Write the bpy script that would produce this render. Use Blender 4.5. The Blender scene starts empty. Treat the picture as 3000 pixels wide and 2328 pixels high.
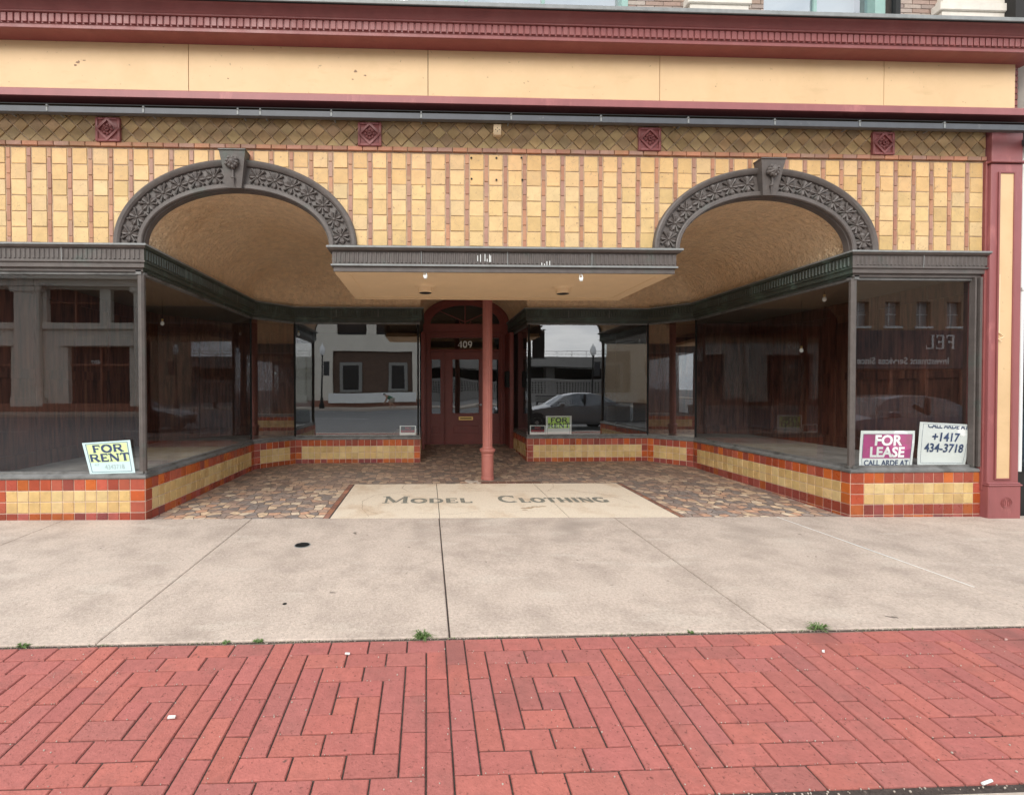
import bpy, bmesh, math, random
from mathutils import Vector, Matrix
random.seed(7)
SC = bpy.context.scene
# ---------------------------------------------------------------- camera
cam_d = bpy.data.cameras.new('camera'); cam = bpy.data.objects.new('camera', cam_d)
SC.collection.objects.link(cam); SC.camera = cam
RX = Vector((0.9993864, -0.0349932, -0.0014866)); UX = Vector((0.0019488, 0.0131766, 0.9999113)); FW = Vector((0.0349705, 0.9993007, -0.0132367))
M = Matrix.Identity(4)
for i in range(3):
    M[i][0] = RX[i]; M[i][1] = UX[i]; M[i][2] = -FW[i]
M[0][3], M[1][3], M[2][3] = 0.13074, -4.84135, 1.42521
cam.matrix_world = M
cam_d.sensor_fit = 'HORIZONTAL'; cam_d.sensor_width = 36.0
cam_d.lens = 1338.594/3000*36; cam_d.shift_x = (1500-1298.25)/3000; cam_d.shift_y = -(1164-1156.33)/3000
cam_d.clip_start = 0.05; cam_d.clip_end = 3000
# ---------------------------------------------------------------- world
W = bpy.data.worlds.new('World'); SC.world = W; W.use_nodes = True
nt = W.node_tree; nt.nodes.clear()
SUN_EL, SUN_AZ = math.radians(36), math.radians(204)      # azimuth clockwise from +Y
out = nt.nodes.new('ShaderNodeOutputWorld'); bg = nt.nodes.new('ShaderNodeBackground')
sky = nt.nodes.new('ShaderNodeTexSky'); sky.sky_type = 'NISHITA'; sky.sun_disc = False
sky.sun_elevation = SUN_EL; sky.sun_rotation = SUN_AZ; sky.air_density = 1.2; sky.dust_density = 2.5
tc = nt.nodes.new('ShaderNodeTexCoord'); mp = nt.nodes.new('ShaderNodeMapping'); mp.inputs['Scale'].default_value = (1, 1, 3.2)
nz = nt.nodes.new('ShaderNodeTexNoise'); nz.inputs['Scale'].default_value = 2.6; nz.inputs['Detail'].default_value = 7; nz.inputs['Roughness'].default_value = .55
rp = nt.nodes.new('ShaderNodeValToRGB'); rp.color_ramp.elements[0].position = .36; rp.color_ramp.elements[0].color = (5.0, 5.6, 6.6, 1)
rp.color_ramp.elements[1].position = .68; rp.color_ramp.elements[1].color = (12.9, 12.7, 12.3, 1)
mx = nt.nodes.new('ShaderNodeMix'); mx.data_type = 'RGBA'; mx.inputs[0].default_value = .9
L = nt.links.new
L(tc.outputs['Generated'], mp.inputs[0]); L(mp.outputs[0], nz.inputs['Vector']); L(nz.outputs['Fac'], rp.inputs[0])
L(sky.outputs[0], mx.inputs[6]); L(rp.outputs[0], mx.inputs[7]); L(mx.outputs[2], bg.inputs[0]); bg.inputs[1].default_value = .13
L(bg.outputs[0], out.inputs[0])
# ---------------------------------------------------------------- sun (soft, overcast)
sd = bpy.data.lights.new('sun', 'SUN'); sd.energy = 1.5; sd.angle = math.radians(35); sd.color = (1, .95, .89)
so = bpy.data.objects.new('sun', sd); SC.collection.objects.link(so)
sdir = Vector((math.sin(SUN_AZ)*math.cos(SUN_EL), math.cos(SUN_AZ)*math.cos(SUN_EL), math.sin(SUN_EL)))
so.rotation_euler = (-sdir).to_track_quat('-Z', 'Y').to_euler()
SC.view_settings.view_transform = 'Standard'; SC.view_settings.look = 'None'; SC.view_settings.gamma = 1
SC.view_settings.exposure = 0.80

# ================================================================ materials
def mat(name, col, rough=.6, var=.12, vs=6, col2=None, mixs=3, mixt=(.45, .6), bump=0, bs=40, attr=False, spec=.5, metal=0, coat=0,
        vscale=(1, 1, 1), streak=None, emit=0, bdist=.01, rvar=0, specks=()):
    m = bpy.data.materials.new(name); m.use_nodes = True; t = m.node_tree; n = t.nodes; l = t.links.new
    b = n['Principled BSDF']; b.inputs['Roughness'].default_value = rough; b.inputs['Specular IOR Level'].default_value = spec
    b.inputs['Metallic'].default_value = metal
    if coat: b.inputs['Coat Weight'].default_value = coat; b.inputs['Coat Roughness'].default_value = .15
    tcn = n.new('ShaderNodeTexCoord'); mpn = n.new('ShaderNodeMapping'); mpn.inputs['Scale'].default_value = vscale
    l(tcn.outputs['Object'], mpn.inputs[0]); vec = mpn.outputs[0]
    if attr:
        a = n.new('ShaderNodeVertexColor'); a.layer_name = 'Col'; cur = a.outputs[0]
    else:
        c = n.new('ShaderNodeRGB'); c.outputs[0].default_value = (*col, 1); cur = c.outputs[0]
    if col2:
        q = n.new('ShaderNodeTexNoise'); q.inputs['Scale'].default_value = mixs; q.inputs['Detail'].default_value = 8; q.inputs['Roughness'].default_value = .65; l(vec, q.inputs['Vector'])
        mr = n.new('ShaderNodeMapRange'); mr.inputs[1].default_value = mixt[0]; mr.inputs[2].default_value = mixt[1]; l(q.outputs['Fac'], mr.inputs[0])
        x = n.new('ShaderNodeMix'); x.data_type = 'RGBA'; x.inputs[7].default_value = (*col2, 1); l(mr.outputs[0], x.inputs[0]); l(cur, x.inputs[6]); cur = x.outputs[2]
    if streak:   # (colour, scale xyz, lo, hi)
        mp2 = n.new('ShaderNodeMapping'); mp2.inputs['Scale'].default_value = streak[1]; l(tcn.outputs['Object'], mp2.inputs[0])
        q = n.new('ShaderNodeTexNoise'); q.inputs['Scale'].default_value = 1; q.inputs['Detail'].default_value = 6; l(mp2.outputs[0], q.inputs['Vector'])
        mr = n.new('ShaderNodeMapRange'); mr.inputs[1].default_value = streak[2]; mr.inputs[2].default_value = streak[3]; l(q.outputs['Fac'], mr.inputs[0])
        x = n.new('ShaderNodeMix'); x.data_type = 'RGBA'; x.inputs[7].default_value = (*streak[0], 1); l(mr.outputs[0], x.inputs[0]); l(cur, x.inputs[6]); cur = x.outputs[2]
    if var:
        q = n.new('ShaderNodeTexNoise'); q.inputs['Scale'].default_value = vs; q.inputs['Detail'].default_value = 10; q.inputs['Roughness'].default_value = .7; l(vec, q.inputs['Vector'])
        mr = n.new('ShaderNodeMapRange'); mr.inputs[1].default_value = .3; mr.inputs[2].default_value = .7; mr.inputs[3].default_value = 1-var; mr.inputs[4].default_value = 1+var; l(q.outputs['Fac'], mr.inputs[0])
        x = n.new('ShaderNodeVectorMath'); x.operation = 'SCALE'; l(cur, x.inputs[0]); l(mr.outputs[0], x.inputs['Scale']); cur = x.outputs[0]
    for (sc_, sz, lo, hi, kind) in specks:      # (colour, scale, lo, hi, 'n' noise / 'v' spots / 'c' cracks)
        if kind == 'n':
            q = n.new('ShaderNodeTexNoise'); q.inputs['Scale'].default_value = sz; q.inputs['Detail'].default_value = 3; fo = q.outputs['Fac']
        else:
            q = n.new('ShaderNodeTexVoronoi'); q.inputs['Scale'].default_value = sz
            if kind == 'c': q.feature = 'DISTANCE_TO_EDGE'
            fo = q.outputs['Distance']
            wq = n.new('ShaderNodeTexNoise'); wq.inputs['Scale'].default_value = sz*1.7; wq.inputs['Detail'].default_value = 5; l(vec, wq.inputs['Vector'])
            wm = n.new('ShaderNodeVectorMath'); wm.operation = 'MULTIPLY_ADD'; k_ = .7/sz; wm.inputs[1].default_value = (k_, k_, k_); l(wq.outputs['Color'], wm.inputs[0]); l(vec, wm.inputs[2]); l(wm.outputs[0], q.inputs['Vector'])
        if kind == 'n': l(vec, q.inputs['Vector'])
        mr = n.new('ShaderNodeMapRange'); mr.inputs[1].default_value = lo; mr.inputs[2].default_value = hi; l(fo, mr.inputs[0])
        x = n.new('ShaderNodeMix'); x.data_type = 'RGBA'; x.inputs[7].default_value = (*sc_, 1); l(mr.outputs[0], x.inputs[0]); l(cur, x.inputs[6]); cur = x.outputs[2]
    l(cur, b.inputs['Base Color'])
    if rvar:
        q = n.new('ShaderNodeTexNoise'); q.inputs['Scale'].default_value = 5; q.inputs['Detail'].default_value = 6; l(vec, q.inputs['Vector'])
        mr = n.new('ShaderNodeMapRange'); mr.inputs[1].default_value = .3; mr.inputs[2].default_value = .7; mr.inputs[3].default_value = max(.02, rough-rvar); mr.inputs[4].default_value = rough+rvar
        l(q.outputs['Fac'], mr.inputs[0]); l(mr.outputs[0], b.inputs['Roughness'])
    if bump:
        q = n.new('ShaderNodeTexNoise'); q.inputs['Scale'].default_value = bs; q.inputs['Detail'].default_value = 5; q.inputs['Roughness'].default_value = .6; l(vec, q.inputs['Vector'])
        bn = n.new('ShaderNodeBump'); bn.inputs['Strength'].default_value = bump; bn.inputs['Distance'].default_value = bdist; l(q.outputs['Fac'], bn.inputs['Height']); l(bn.outputs[0], b.inputs['Normal'])
    if emit:
        b.inputs['Emission Color'].default_value = (*col, 1); b.inputs['Emission Strength'].default_value = emit
    return m

MM = {}
MM['tile'] = mat('glazed_tile', (0, 0, 0), .32, .16, 9, attr=True, bump=.25, bs=14, spec=.5, rvar=.1, bdist=.004)
MM['walltile'] = mat('wall_tile', (0, 0, 0), .5, .13, 7, attr=True, col2=(.50, .36, .18), mixs=5, mixt=(.55, .95), bump=.4, bs=18, spec=.35, bdist=.004, specks=[((.30, .19, .10), 30, .66, .74, 'n'), ((.33, .22, .13), 7, .006, .001, 'c')])
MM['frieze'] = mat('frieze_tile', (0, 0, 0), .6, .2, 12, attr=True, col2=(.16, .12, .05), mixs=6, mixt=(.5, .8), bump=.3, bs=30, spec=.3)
MM['grout'] = mat('pale_grout', (.60, .46, .36), .85, .2, 20)
MM['wgrout'] = mat('wall_grout', (.44, .32, .215), .9, .2, 14, col2=(.24, .18, .12), mixs=9, mixt=(.52, .72))
MM['cream'] = mat('cream_paint', (.66, .46, .255), .62, .05, 1.7, col2=(.60, .41, .215), mixs=1.3, mixt=(.5, .75), streak=((.55, .38, .20), (2.5, 1, 9), .60, .82), bump=.25, bs=5, specks=[((.40, .27, .15), 26, .70, .76, 'n')])
MM['soffit'] = mat('soffit_paint', (.80, .61, .38), .6, .06, 3, bump=.1, bs=10)
MM['maroon'] = mat('maroon_paint', (.235, .066, .062), .48, .12, 4, col2=(.27, .088, .08), mixs=3, mixt=(.5, .8), bump=.15, bs=20, rvar=.08)
MM['maroonpale'] = mat('faded_maroon_paint', (.27, .085, .085), .5, .12, 4, col2=(.42, .15, .14), mixs=3.5, mixt=(.60, .72), bump=.15, bs=20, vscale=(1, 1, .35))
MM['doorred'] = mat('door_paint', (.195, .045, .035), .45, .12, 5, bump=.1, bs=25)
MM['colred'] = mat('column_paint', (.36, .125, .10), .5, .1, 6, col2=(.36, .14, .12), mixs=4, mixt=(.5, .8), bump=.2, bs=30)
MM['bronze'] = mat('aged_bronze', (.095, .080, .072), .55, .22, 9, col2=(.06, .095, .078), mixs=2.2, mixt=(.56, .78), bump=.2, bs=40, rvar=.1, spec=.5)
MM['verd'] = mat('verdigris_metal', (.045, .055, .045), .5, .2, 8, col2=(.075, .115, .095), mixs=2.5, mixt=(.5, .72), streak=((.11, .17, .145), (6, 6, 1.5), .62, .82), bump=.2, bs=40)
MM['edge'] = mat('pale_metal_edge', (.21, .22, .215), .5, .2, 12)
MM['stucco'] = mat('rough_stucco', (.86, .64, .41), .55, .16, 11, col2=(.80, .56, .33), mixs=1.2, mixt=(.45, .7), specks=[((.48, .32, .19), 55, .64, .72, 'n'), ((.88, .70, .50), 40, .66, .74, 'n')], bump=1.0, bs=17, bdist=.075, spec=.3)
MM['gutter'] = mat('gutter_metal', (.068, .073, .082), .5, .15, 7, col2=(.16, .16, .16), mixs=9, mixt=(.64, .7), spec=.4)
MM['black'] = mat('black_metal', (.012, .013, .013), .6, .1, spec=.2)
MM['white'] = mat('white_board', (.75, .78, .76), .45, .04, 5)
MM['concrete'] = mat('pavement_concrete', (.49, .408, .342), .85, .24, 55, col2=(.37, .305, .255), mixs=2.6, mixt=(.42, .68), streak=((.52, .45, .38), (1.6, 5, 5), .58, .75), bump=.8, bs=120, bdist=.005, spec=.25,
    specks=[((.20, .165, .14), 95, .66, .72, 'n'), ((.62, .54, .46), 120, .68, .76, 'n'), ((.16, .13, .11), 2.3, .055, .035, 'v'), ((.27, .22, .185), 5.5, .07, .03, 'v'), ((.30, .25, .21), .9, .62, .78, 'n')])
MM['kerbc'] = mat('kerb_concrete', (.42, .36, .30), .85, .15, 30, bump=.5, bs=90, bdist=.004)
MM['paver'] = mat('clay_paver', (0, 0, 0), .78, .13, 26, attr=True, col2=(.24, .10, .085), mixs=7, mixt=(.54, .85), bump=.9, bs=90, bdist=.005, spec=.25,
    specks=[((.17, .06, .05), 70, .62, .72, 'n'), ((.50, .27, .23), 130, .70, .78, 'n'), ((.20, .085, .075), 1.6, .60, .80, 'n'), ((.14, .07, .06), 6, .06, .03, 'v'), ((.52, .34, .30), 3.1, .035, .02, 'v')])
MM['joint'] = mat('joint_sand', (.06, .045, .038), .95, .5, 60, col2=(.16, .13, .11), mixs=60, mixt=(.62, .72), bump=1, bs=120)
MM['wood'] = mat('wood_panel', (.115, .042, .027), .5, .3, 3, col2=(.035, .013, .010), mixs=4, mixt=(.4, .65), vscale=(5, 5, .6), streak=((.15, .068, .04), (14, 14, .7), .55, .75))
MM['dark'] = mat('dark_interior', (.012, .010, .009), .8, .1)
MM['dceil'] = mat('display_ceiling_paint', (.10, .07, .05), .8, .1)
MM['signgrey'] = mat('sign_board_grey', (.07, .07, .075), .6, .1)
MM['dispfloor'] = mat('display_floor', (.26, .24, .225), .6, .2, 5, col2=(.17, .15, .14), mixs=2, mixt=(.45, .65))
MM['gold'] = mat('brass', (.62, .42, .16), .3, .1, 20, metal=.9)
MM['sill'] = mat('sill_metal', (.15, .15, .145), .5, .25, 9, col2=(.07, .07, .065), mixs=4, mixt=(.5, .65), spec=.6)
MM['asphalt'] = mat('asphalt', (.17, .17, .168), .9, .2, 3, bump=.4, bs=60)
MM['roadline'] = mat('road_paint', (.6, .6, .56), .7, .15)
MM['crackbrown'] = mat('crack_dirt', (.26, .17, .11), .9, .3, 20)
MM['worn'] = mat('worn_terrazzo', (.34, .24, .15), .9, .35, 25)
MM['framegrey'] = mat('window_frame_grey', (.24, .24, .22), .6, .1)
MM['green'] = mat('weed_leaf', (.10, .17, .045), .6, .2, 30)
MM['ubrick'] = mat('upper_brick', (0, 0, 0), .8, .15, 20, attr=True, bump=.3, bs=60)
MM['stone'] = mat('sill_stone', (.62, .58, .51), .7, .1, 8, bump=.2, bs=30)
MM['teal'] = mat('teal_paint', (.24, .38, .34), .5, .15)
MM['navy'] = mat('navy_ink', (.03, .055, .13), .5, .1)
MM['inkblack'] = mat('black_ink', (.02, .02, .025), .5, .05)
MM['lime'] = mat('lime_print', (.52, .78, .14), .5, .06)
MM['paleyellow'] = mat('faded_print', (.62, .74, .36), .5, .08)
MM['paleblue'] = mat('sign_sheet', (.55, .72, .72), .5, .06)
MM['magenta'] = mat('magenta_print', (.50, .075, .26), .5, .25, 5, col2=(.27, .085, .15), mixs=5, mixt=(.42, .6))
MM['redink'] = mat('red_print', (.45, .03, .04), .5, .1)
MM['greyink'] = mat('grey_marker', (.36, .46, .46), .5, .1)
MM['letter'] = mat('slab_lettering', (.17, .175, .15), .7, .3, 30, col2=(.40, .33, .23), mixs=24, mixt=(.5, .72))
MM['beige'] = mat('pale_masonry', (.68, .64, .55), .8, .08, 1, bump=.1, bs=4)
MM['bbrick'] = mat('red_brick_wall', (.26, .12, .08), .85, .15, 2)
MM['darkbrick'] = mat('dark_brick', (.10, .06, .04), .85, .3, 3)
MM['tanbrick'] = mat('tan_brick_wall', (.36, .25, .16), .85, .15, 2)
MM['grey'] = mat('grey_concrete', (.36, .35, .33), .85, .1, 1)
MM['leafg'] = mat('tree_leaf', (.05, .07, .025), .7, .3, 3)
MM['bark'] = mat('bark', (.07, .055, .04), .9, .3, 8)
MM['rubber'] = mat('tyre_rubber', (.02, .02, .02), .7, .1)
MM['rim'] = mat('wheel_alloy', (.4, .4, .4), .35, .05, metal=.8)
MM['skin'] = mat('skin', (.45, .25, .17), .6, .05)
MM['shirt'] = mat('green_shirt', (.03, .16, .09), .8, .1)
MM['shorts'] = mat('tan_shorts', (.4, .36, .3), .8, .1)
MM['hair'] = mat('dark_hair', (.02, .015, .01), .7, .1)

def glass(name, ior=1.9, tint=(.93, .95, .94), rough=0.0, wavy=.0):
    m = bpy.data.materials.new(name); m.use_nodes = True; t = m.node_tree; n = t.nodes; n.clear(); l = t.links.new
    o = n.new('ShaderNodeOutputMaterial'); tr = n.new('ShaderNodeBsdfTransparent'); gl = n.new('ShaderNodeBsdfGlossy'); lw = n.new('ShaderNodeLayerWeight'); lw.inputs[0].default_value = .5; pw = n.new('ShaderNodeMath'); pw.operation = 'POWER'; pw.inputs[1].default_value = 4.5; fr = n.new('ShaderNodeMapRange'); fr.inputs[3].default_value = ior; fr.inputs[4].default_value = .96; x = n.new('ShaderNodeMixShader')
    tr.inputs[0].default_value = (*tint, 1); gl.inputs['Roughness'].default_value = rough; l(lw.outputs['Facing'], pw.inputs[0]); l(pw.outputs[0], fr.inputs[0]); gl.inputs[0].default_value = (.95, .97, 1, 1)
    l(fr.outputs[0], x.inputs[0]); l(tr.outputs[0], x.inputs[1]); l(gl.outputs[0], x.inputs[2]); l(x.outputs[0], o.inputs[0])
    if wavy:
        tcn = n.new('ShaderNodeTexCoord'); q = n.new('ShaderNodeTexNoise'); q.inputs['Scale'].default_value = .8; q.inputs['Detail'].default_value = 1; l(tcn.outputs['Object'], q.inputs['Vector'])
        bn = n.new('ShaderNodeBump'); bn.inputs['Strength'].default_value = wavy; bn.inputs['Distance'].default_value = .02; l(q.outputs['Fac'], bn.inputs['Height'])
        l(bn.outputs[0], gl.inputs['Normal'])
    return m
MM['glass'] = glass('shop_glass', .10, wavy=.025)
MM['rglass'] = glass('recess_glass', .21, wavy=.10)
MM['doorglass'] = glass('door_glass', .17, wavy=.3)
MM['fanglass'] = glass('fanlight_glass', .05)
MM['skyglass'] = glass('upper_glass', .30, tint=(.62, .75, .82))
MM['carglass'] = glass('car_glass', .12, tint=(.25, .28, .28))
MM['lampglass'] = mat('lamp_glass', (.8, .8, .78), .25, .05)
MM['carblue'] = mat('navy_car_paint', (.018, .024, .06), .25, .03, coat=1)
MM['cargrey'] = mat('grey_car_paint', (.22, .225, .23), .3, .03, metal=.5, coat=1)
MM['carblack'] = mat('car_trim', (.012, .012, .013), .5, .05)
MM['headl'] = mat('headlight_lens', (.75, .77, .78), .12, .02, spec=.8)
# ---- terrazzo and crazy-tile floor
def slab_mat():
    m = mat('cream_terrazzo', (.70, .60, .47), .6, .14, 60, col2=(.46, .30, .17), mixs=1.7, mixt=(.50, .78), bump=.15, bs=80, specks=[((.42, .33, .25), 85, .62, .72, 'n'), ((.74, .66, .55), 60, .66, .74, 'n'), ((.36, .22, .13), 1.3, .66, .80, 'n')])
    return m
MM['slab'] = slab_mat()
def crazy_mat():
    m = bpy.data.materials.new('crazy_tile_floor'); m.use_nodes = True; t = m.node_tree; n = t.nodes; l = t.links.new; b = n['Principled BSDF']
    tcn = n.new('ShaderNodeTexCoord'); mpn = n.new('ShaderNodeMapping'); mpn.inputs['Scale'].default_value = (9.4, 9.4, 0); l(tcn.outputs['Object'], mpn.inputs[0])
    v = n.new('ShaderNodeTexVoronoi'); v.voronoi_dimensions = '2D'; v.inputs['Scale'].default_value = 1; v.inputs['Randomness'].default_value = .72; l(mpn.outputs[0], v.inputs['Vector'])
    e = n.new('ShaderNodeTexVoronoi'); e.voronoi_dimensions = '2D'; e.feature = 'DISTANCE_TO_EDGE'; e.inputs['Scale'].default_value = 1; e.inputs['Randomness'].default_value = .72; l(mpn.outputs[0], e.inputs['Vector'])
    sx = n.new('ShaderNodeSeparateColor'); l(v.outputs['Color'], sx.inputs[0])
    def ramp(cols):
        r = n.new('ShaderNodeValToRGB'); r.color_ramp.interpolation = 'CONSTANT'
        while len(r.color_ramp.elements) < len(cols): r.color_ramp.elements.new(.5)
        for k, c in enumerate(cols): r.color_ramp.elements[k].position = k/len(cols); r.color_ramp.elements[k].color = (*c, 1)
        l(sx.outputs[0], r.inputs[0]); return r
    # outer, paler dusty floor / inner, darker brown floor, blended by distance from the pavement
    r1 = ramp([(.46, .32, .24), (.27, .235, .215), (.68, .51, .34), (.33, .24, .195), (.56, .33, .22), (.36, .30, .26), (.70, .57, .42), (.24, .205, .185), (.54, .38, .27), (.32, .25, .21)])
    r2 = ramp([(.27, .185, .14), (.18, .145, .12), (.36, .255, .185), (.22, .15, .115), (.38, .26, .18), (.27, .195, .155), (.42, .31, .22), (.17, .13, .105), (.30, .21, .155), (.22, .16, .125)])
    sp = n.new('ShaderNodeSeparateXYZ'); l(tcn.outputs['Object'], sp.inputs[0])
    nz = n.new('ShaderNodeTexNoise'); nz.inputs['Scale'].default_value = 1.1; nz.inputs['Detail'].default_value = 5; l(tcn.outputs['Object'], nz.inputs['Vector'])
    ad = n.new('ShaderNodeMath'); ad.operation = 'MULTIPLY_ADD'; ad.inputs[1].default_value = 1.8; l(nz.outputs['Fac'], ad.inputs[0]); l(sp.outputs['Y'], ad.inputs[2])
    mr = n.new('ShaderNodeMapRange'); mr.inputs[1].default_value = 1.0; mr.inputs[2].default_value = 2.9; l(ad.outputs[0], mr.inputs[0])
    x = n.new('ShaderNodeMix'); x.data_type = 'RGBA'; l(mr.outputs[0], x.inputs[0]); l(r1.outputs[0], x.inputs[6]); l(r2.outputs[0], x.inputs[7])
    q = n.new('ShaderNodeTexNoise'); q.inputs['Scale'].default_value = 25; q.inputs['Detail'].default_value = 8; l(tcn.outputs['Object'], q.inputs['Vector'])
    m2 = n.new('ShaderNodeMapRange'); m2.inputs[3].default_value = .7; m2.inputs[4].default_value = 1.3; m2.inputs[1].default_value = .3; m2.inputs[2].default_value = .7; l(q.outputs['Fac'], m2.inputs[0])
    s = n.new('ShaderNodeVectorMath'); s.operation = 'SCALE'; l(x.outputs[2], s.inputs[0]); l(m2.outputs[0], s.inputs['Scale'])
    lt = n.new('ShaderNodeMapRange'); lt.inputs[1].default_value = .03; lt.inputs[2].default_value = .06; l(e.outputs['Distance'], lt.inputs[0])
    g = n.new('ShaderNodeMix'); g.data_type = 'RGBA'; g.inputs[6].default_value = (.12, .085, .065, 1); l(lt.outputs[0], g.inputs[0]); l(s.outputs[0], g.inputs[7]); l(g.outputs[2], b.inputs['Base Color'])
    bn = n.new('ShaderNodeBump'); bn.inputs['Strength'].default_value = .6; bn.inputs['Distance'].default_value = .004; l(lt.outputs[0], bn.inputs['Height']); l(bn.outputs[0], b.inputs['Normal'])
    b.inputs['Roughness'].default_value = .55
    return m
MM['crazy'] = crazy_mat()

# ================================================================ mesh helpers
class MB:
    def __init__(s): s.v = []; s.f = []; s.c = []; s.m = []
    def face(s, pts, col=(1, 1, 1), m=0):
        i = len(s.v); s.v += [tuple(p) for p in pts]; s.f.append(tuple(range(i, i+len(pts)))); s.c.append(col); s.m.append(m)
    def box(s, x0, x1, y0, y1, z0, z1, col=(1, 1, 1), m=0, ch=0):
        if ch:
            bm = bmesh.new(); bmesh.ops.create_cube(bm, size=1)
            for v in bm.verts: v.co = Vector(((x0+x1)/2+v.co.x*(x1-x0), (y0+y1)/2+v.co.y*(y1-y0), (z0+z1)/2+v.co.z*(z1-z0)))
            bmesh.ops.bevel(bm, geom=bm.edges[:], offset=ch, segments=1, affect='EDGES')
            s.bm(bm, col, m); return
        p = [(x0, y0, z0), (x1, y0, z0), (x1, y1, z0), (x0, y1, z0), (x0, y0, z1), (x1, y0, z1), (x1, y1, z1), (x0, y1, z1)]
        for q in ((0, 3, 2, 1), (4, 5, 6, 7), (0, 1, 5, 4), (1, 2, 6, 5), (2, 3, 7, 6), (3, 0, 4, 7)): s.face([p[k] for k in q], col, m)
    def bm(s, bm, col=(1, 1, 1), m=0, mtx=None):
        bm.verts.ensure_lookup_table(); i = len(s.v)
        for v in bm.verts: s.v.append(tuple(mtx @ v.co if mtx else v.co))
        for f in bm.faces: s.f.append(tuple(i+v.index for v in f.verts)); s.c.append(col); s.m.append(m)
        bm.free()
    def tile(s, O, U, N, poly, depth=.006, ch=.004, col=(1, 1, 1), m=0):
        # poly: 2D points (u, z) counter-clockwise seen from outside; O origin, U unit along, N outward normal
        Z = Vector((0, 0, 1)); cx = sum(p[0] for p in poly)/len(poly); cz = sum(p[1] for p in poly)/len(poly)
        def P(u, z, d): return O+U*u+Z*z+N*d
        fr = []
        for (u, z) in poly:
            dx, dz = u-cx, z-cz; r = math.hypot(dx, dz) or 1; k = max(0, 1-ch*1.3/r); fr.append((cx+dx*k, cz+dz*k))
        tu, tz = random.uniform(-.0015, .0015), random.uniform(-.0015, .0015)
        F = [P(u, z, depth+tu*(u-cx)*12+tz*(z-cz)*12) for u, z in fr]; Bk = [P(u, z, 0) for u, z in poly]; Md = [P(u, z, depth-ch*.6) for u, z in poly]
        s.face(F, col, m); n = len(poly)
        for k in range(n):
            j = (k+1) % n; s.face([Md[k], Md[j], F[j], F[k]], col, m); s.face([Bk[k], Bk[j], Md[j], Md[k]], col, m)
    def prism(s, poly, f0, f1, col=(1, 1, 1), m=0):   # poly list of 2D; f0,f1 map 2D->3D (front, back)
        A = [f0(*p) for p in poly]; B = [f1(*p) for p in poly]; n = len(poly)
        s.face(A, col, m); s.face(B[::-1], col, m)
        for k in range(n): j = (k+1) % n; s.face([A[j], A[k], B[k], B[j]], col, m)
    def lathe(s, prof, c=(0, 0, 0), seg=24, axis='Z', col=(1, 1, 1), m=0, mod=None):
        rings = []
        for r, h in prof:
            R = []
            for k in range(seg):
                a = 2*math.pi*k/seg; rr = r*(mod(k, h) if mod else 1)
                p = (rr*math.cos(a), rr*math.sin(a), h)
                if axis == 'Y': p = (p[0], p[2], p[1])
                if axis == 'X': p = (p[2], p[0], p[1])
                R.append((p[0]+c[0], p[1]+c[1], p[2]+c[2]))
            rings.append(R)
        for a, b in zip(rings, rings[1:]):
            for k in range(seg): j = (k+1) % seg; s.face([a[k], a[j], b[j], b[k]], col, m)
        s.face(rings[0][::-1], col, m); s.face(rings[-1], col, m)
    def tube(s, pts, r, seg=8, col=(1, 1, 1), m=0):
        pts = [Vector(p) for p in pts]; rings = []
        for i, p in enumerate(pts):
            d = (pts[min(i+1, len(pts)-1)]-pts[max(i-1, 0)]).normalized(); a = d.orthogonal().normalized(); b = d.cross(a)
            rr = r[i] if isinstance(r, (list, tuple)) else r
            rings.append([p+a*rr*math.cos(2*math.pi*k/seg)+b*rr*math.sin(2*math.pi*k/seg) for k in range(seg)])
        for A, B in zip(rings, rings[1:]):
            # align
            off = min(range(seg), key=lambda o: (A[0]-B[o]).length); B[:] = B[off:]+B[:off]
            if (A[1]-B[1]).length > (A[1]-B[-1]).length: B[:] = [B[0]]+B[1:][::-1]
            for k in range(seg): j = (k+1) % seg; s.face([A[k], A[j], B[j], B[k]], col, m)
        s.face(rings[0][::-1], col, m); s.face(rings[-1], col, m)
    def build(s, name, mats, parent=None, smooth=False, loc=None, merge=False):
        me = bpy.data.meshes.new(name); me.from_pydata(s.v, [], s.f)
        if not isinstance(mats, (list, tuple)): mats = [mats]
        for q in mats: me.materials.append(MM[q] if isinstance(q, str) else q)
        for i, k in enumerate(s.m): me.polygons[i].material_index = k
        ca = me.color_attributes.new('Col', 'FLOAT_COLOR', 'CORNER'); k = 0; data = []
        for i, f in enumerate(s.f):
            c = s.c[i]
            for _ in f: data += [c[0], c[1], c[2], 1.0]
        ca.data.foreach_set('color', data)
        bm = bmesh.new(); bm.from_mesh(me)
        if merge: bmesh.ops.remove_doubles(bm, verts=bm.verts, dist=.0004)
        bmesh.ops.recalc_face_normals(bm, faces=bm.faces); bm.to_mesh(me); bm.free()
        if smooth:
            for p in me.polygons: p.use_smooth = True
            if smooth != 'all': me.set_sharp_from_angle(angle=math.radians(smooth if smooth is not True else 40))
        o = bpy.data.objects.new(name, me); SC.collection.objects.link(o)
        if parent: 
            o.parent = parent; o.matrix_parent_inverse = parent_inv(parent)
        if loc: o.location = loc
        return o
def parent_inv(p):
    return world_of(p).inverted()
def world_of(p):
    m = Matrix.Translation(p.location) @ p.rotation_euler.to_matrix().to_4x4()
    if p.parent: m = world_of(p.parent) @ p.matrix_parent_inverse @ m
    return m
def tag(o, label, cat, group=None):
    o['label'] = label; o['category'] = cat
    if group: o['group'] = group
    return o
def thing(name, label, cat, loc=(0, 0, 0), rz=0, group=None):
    o = bpy.data.objects.new(name, None); o.empty_display_size = .2; SC.collection.objects.link(o); o.location = loc; o.rotation_euler = (0, 0, rz)
    return tag(o, label, cat, group)
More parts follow.
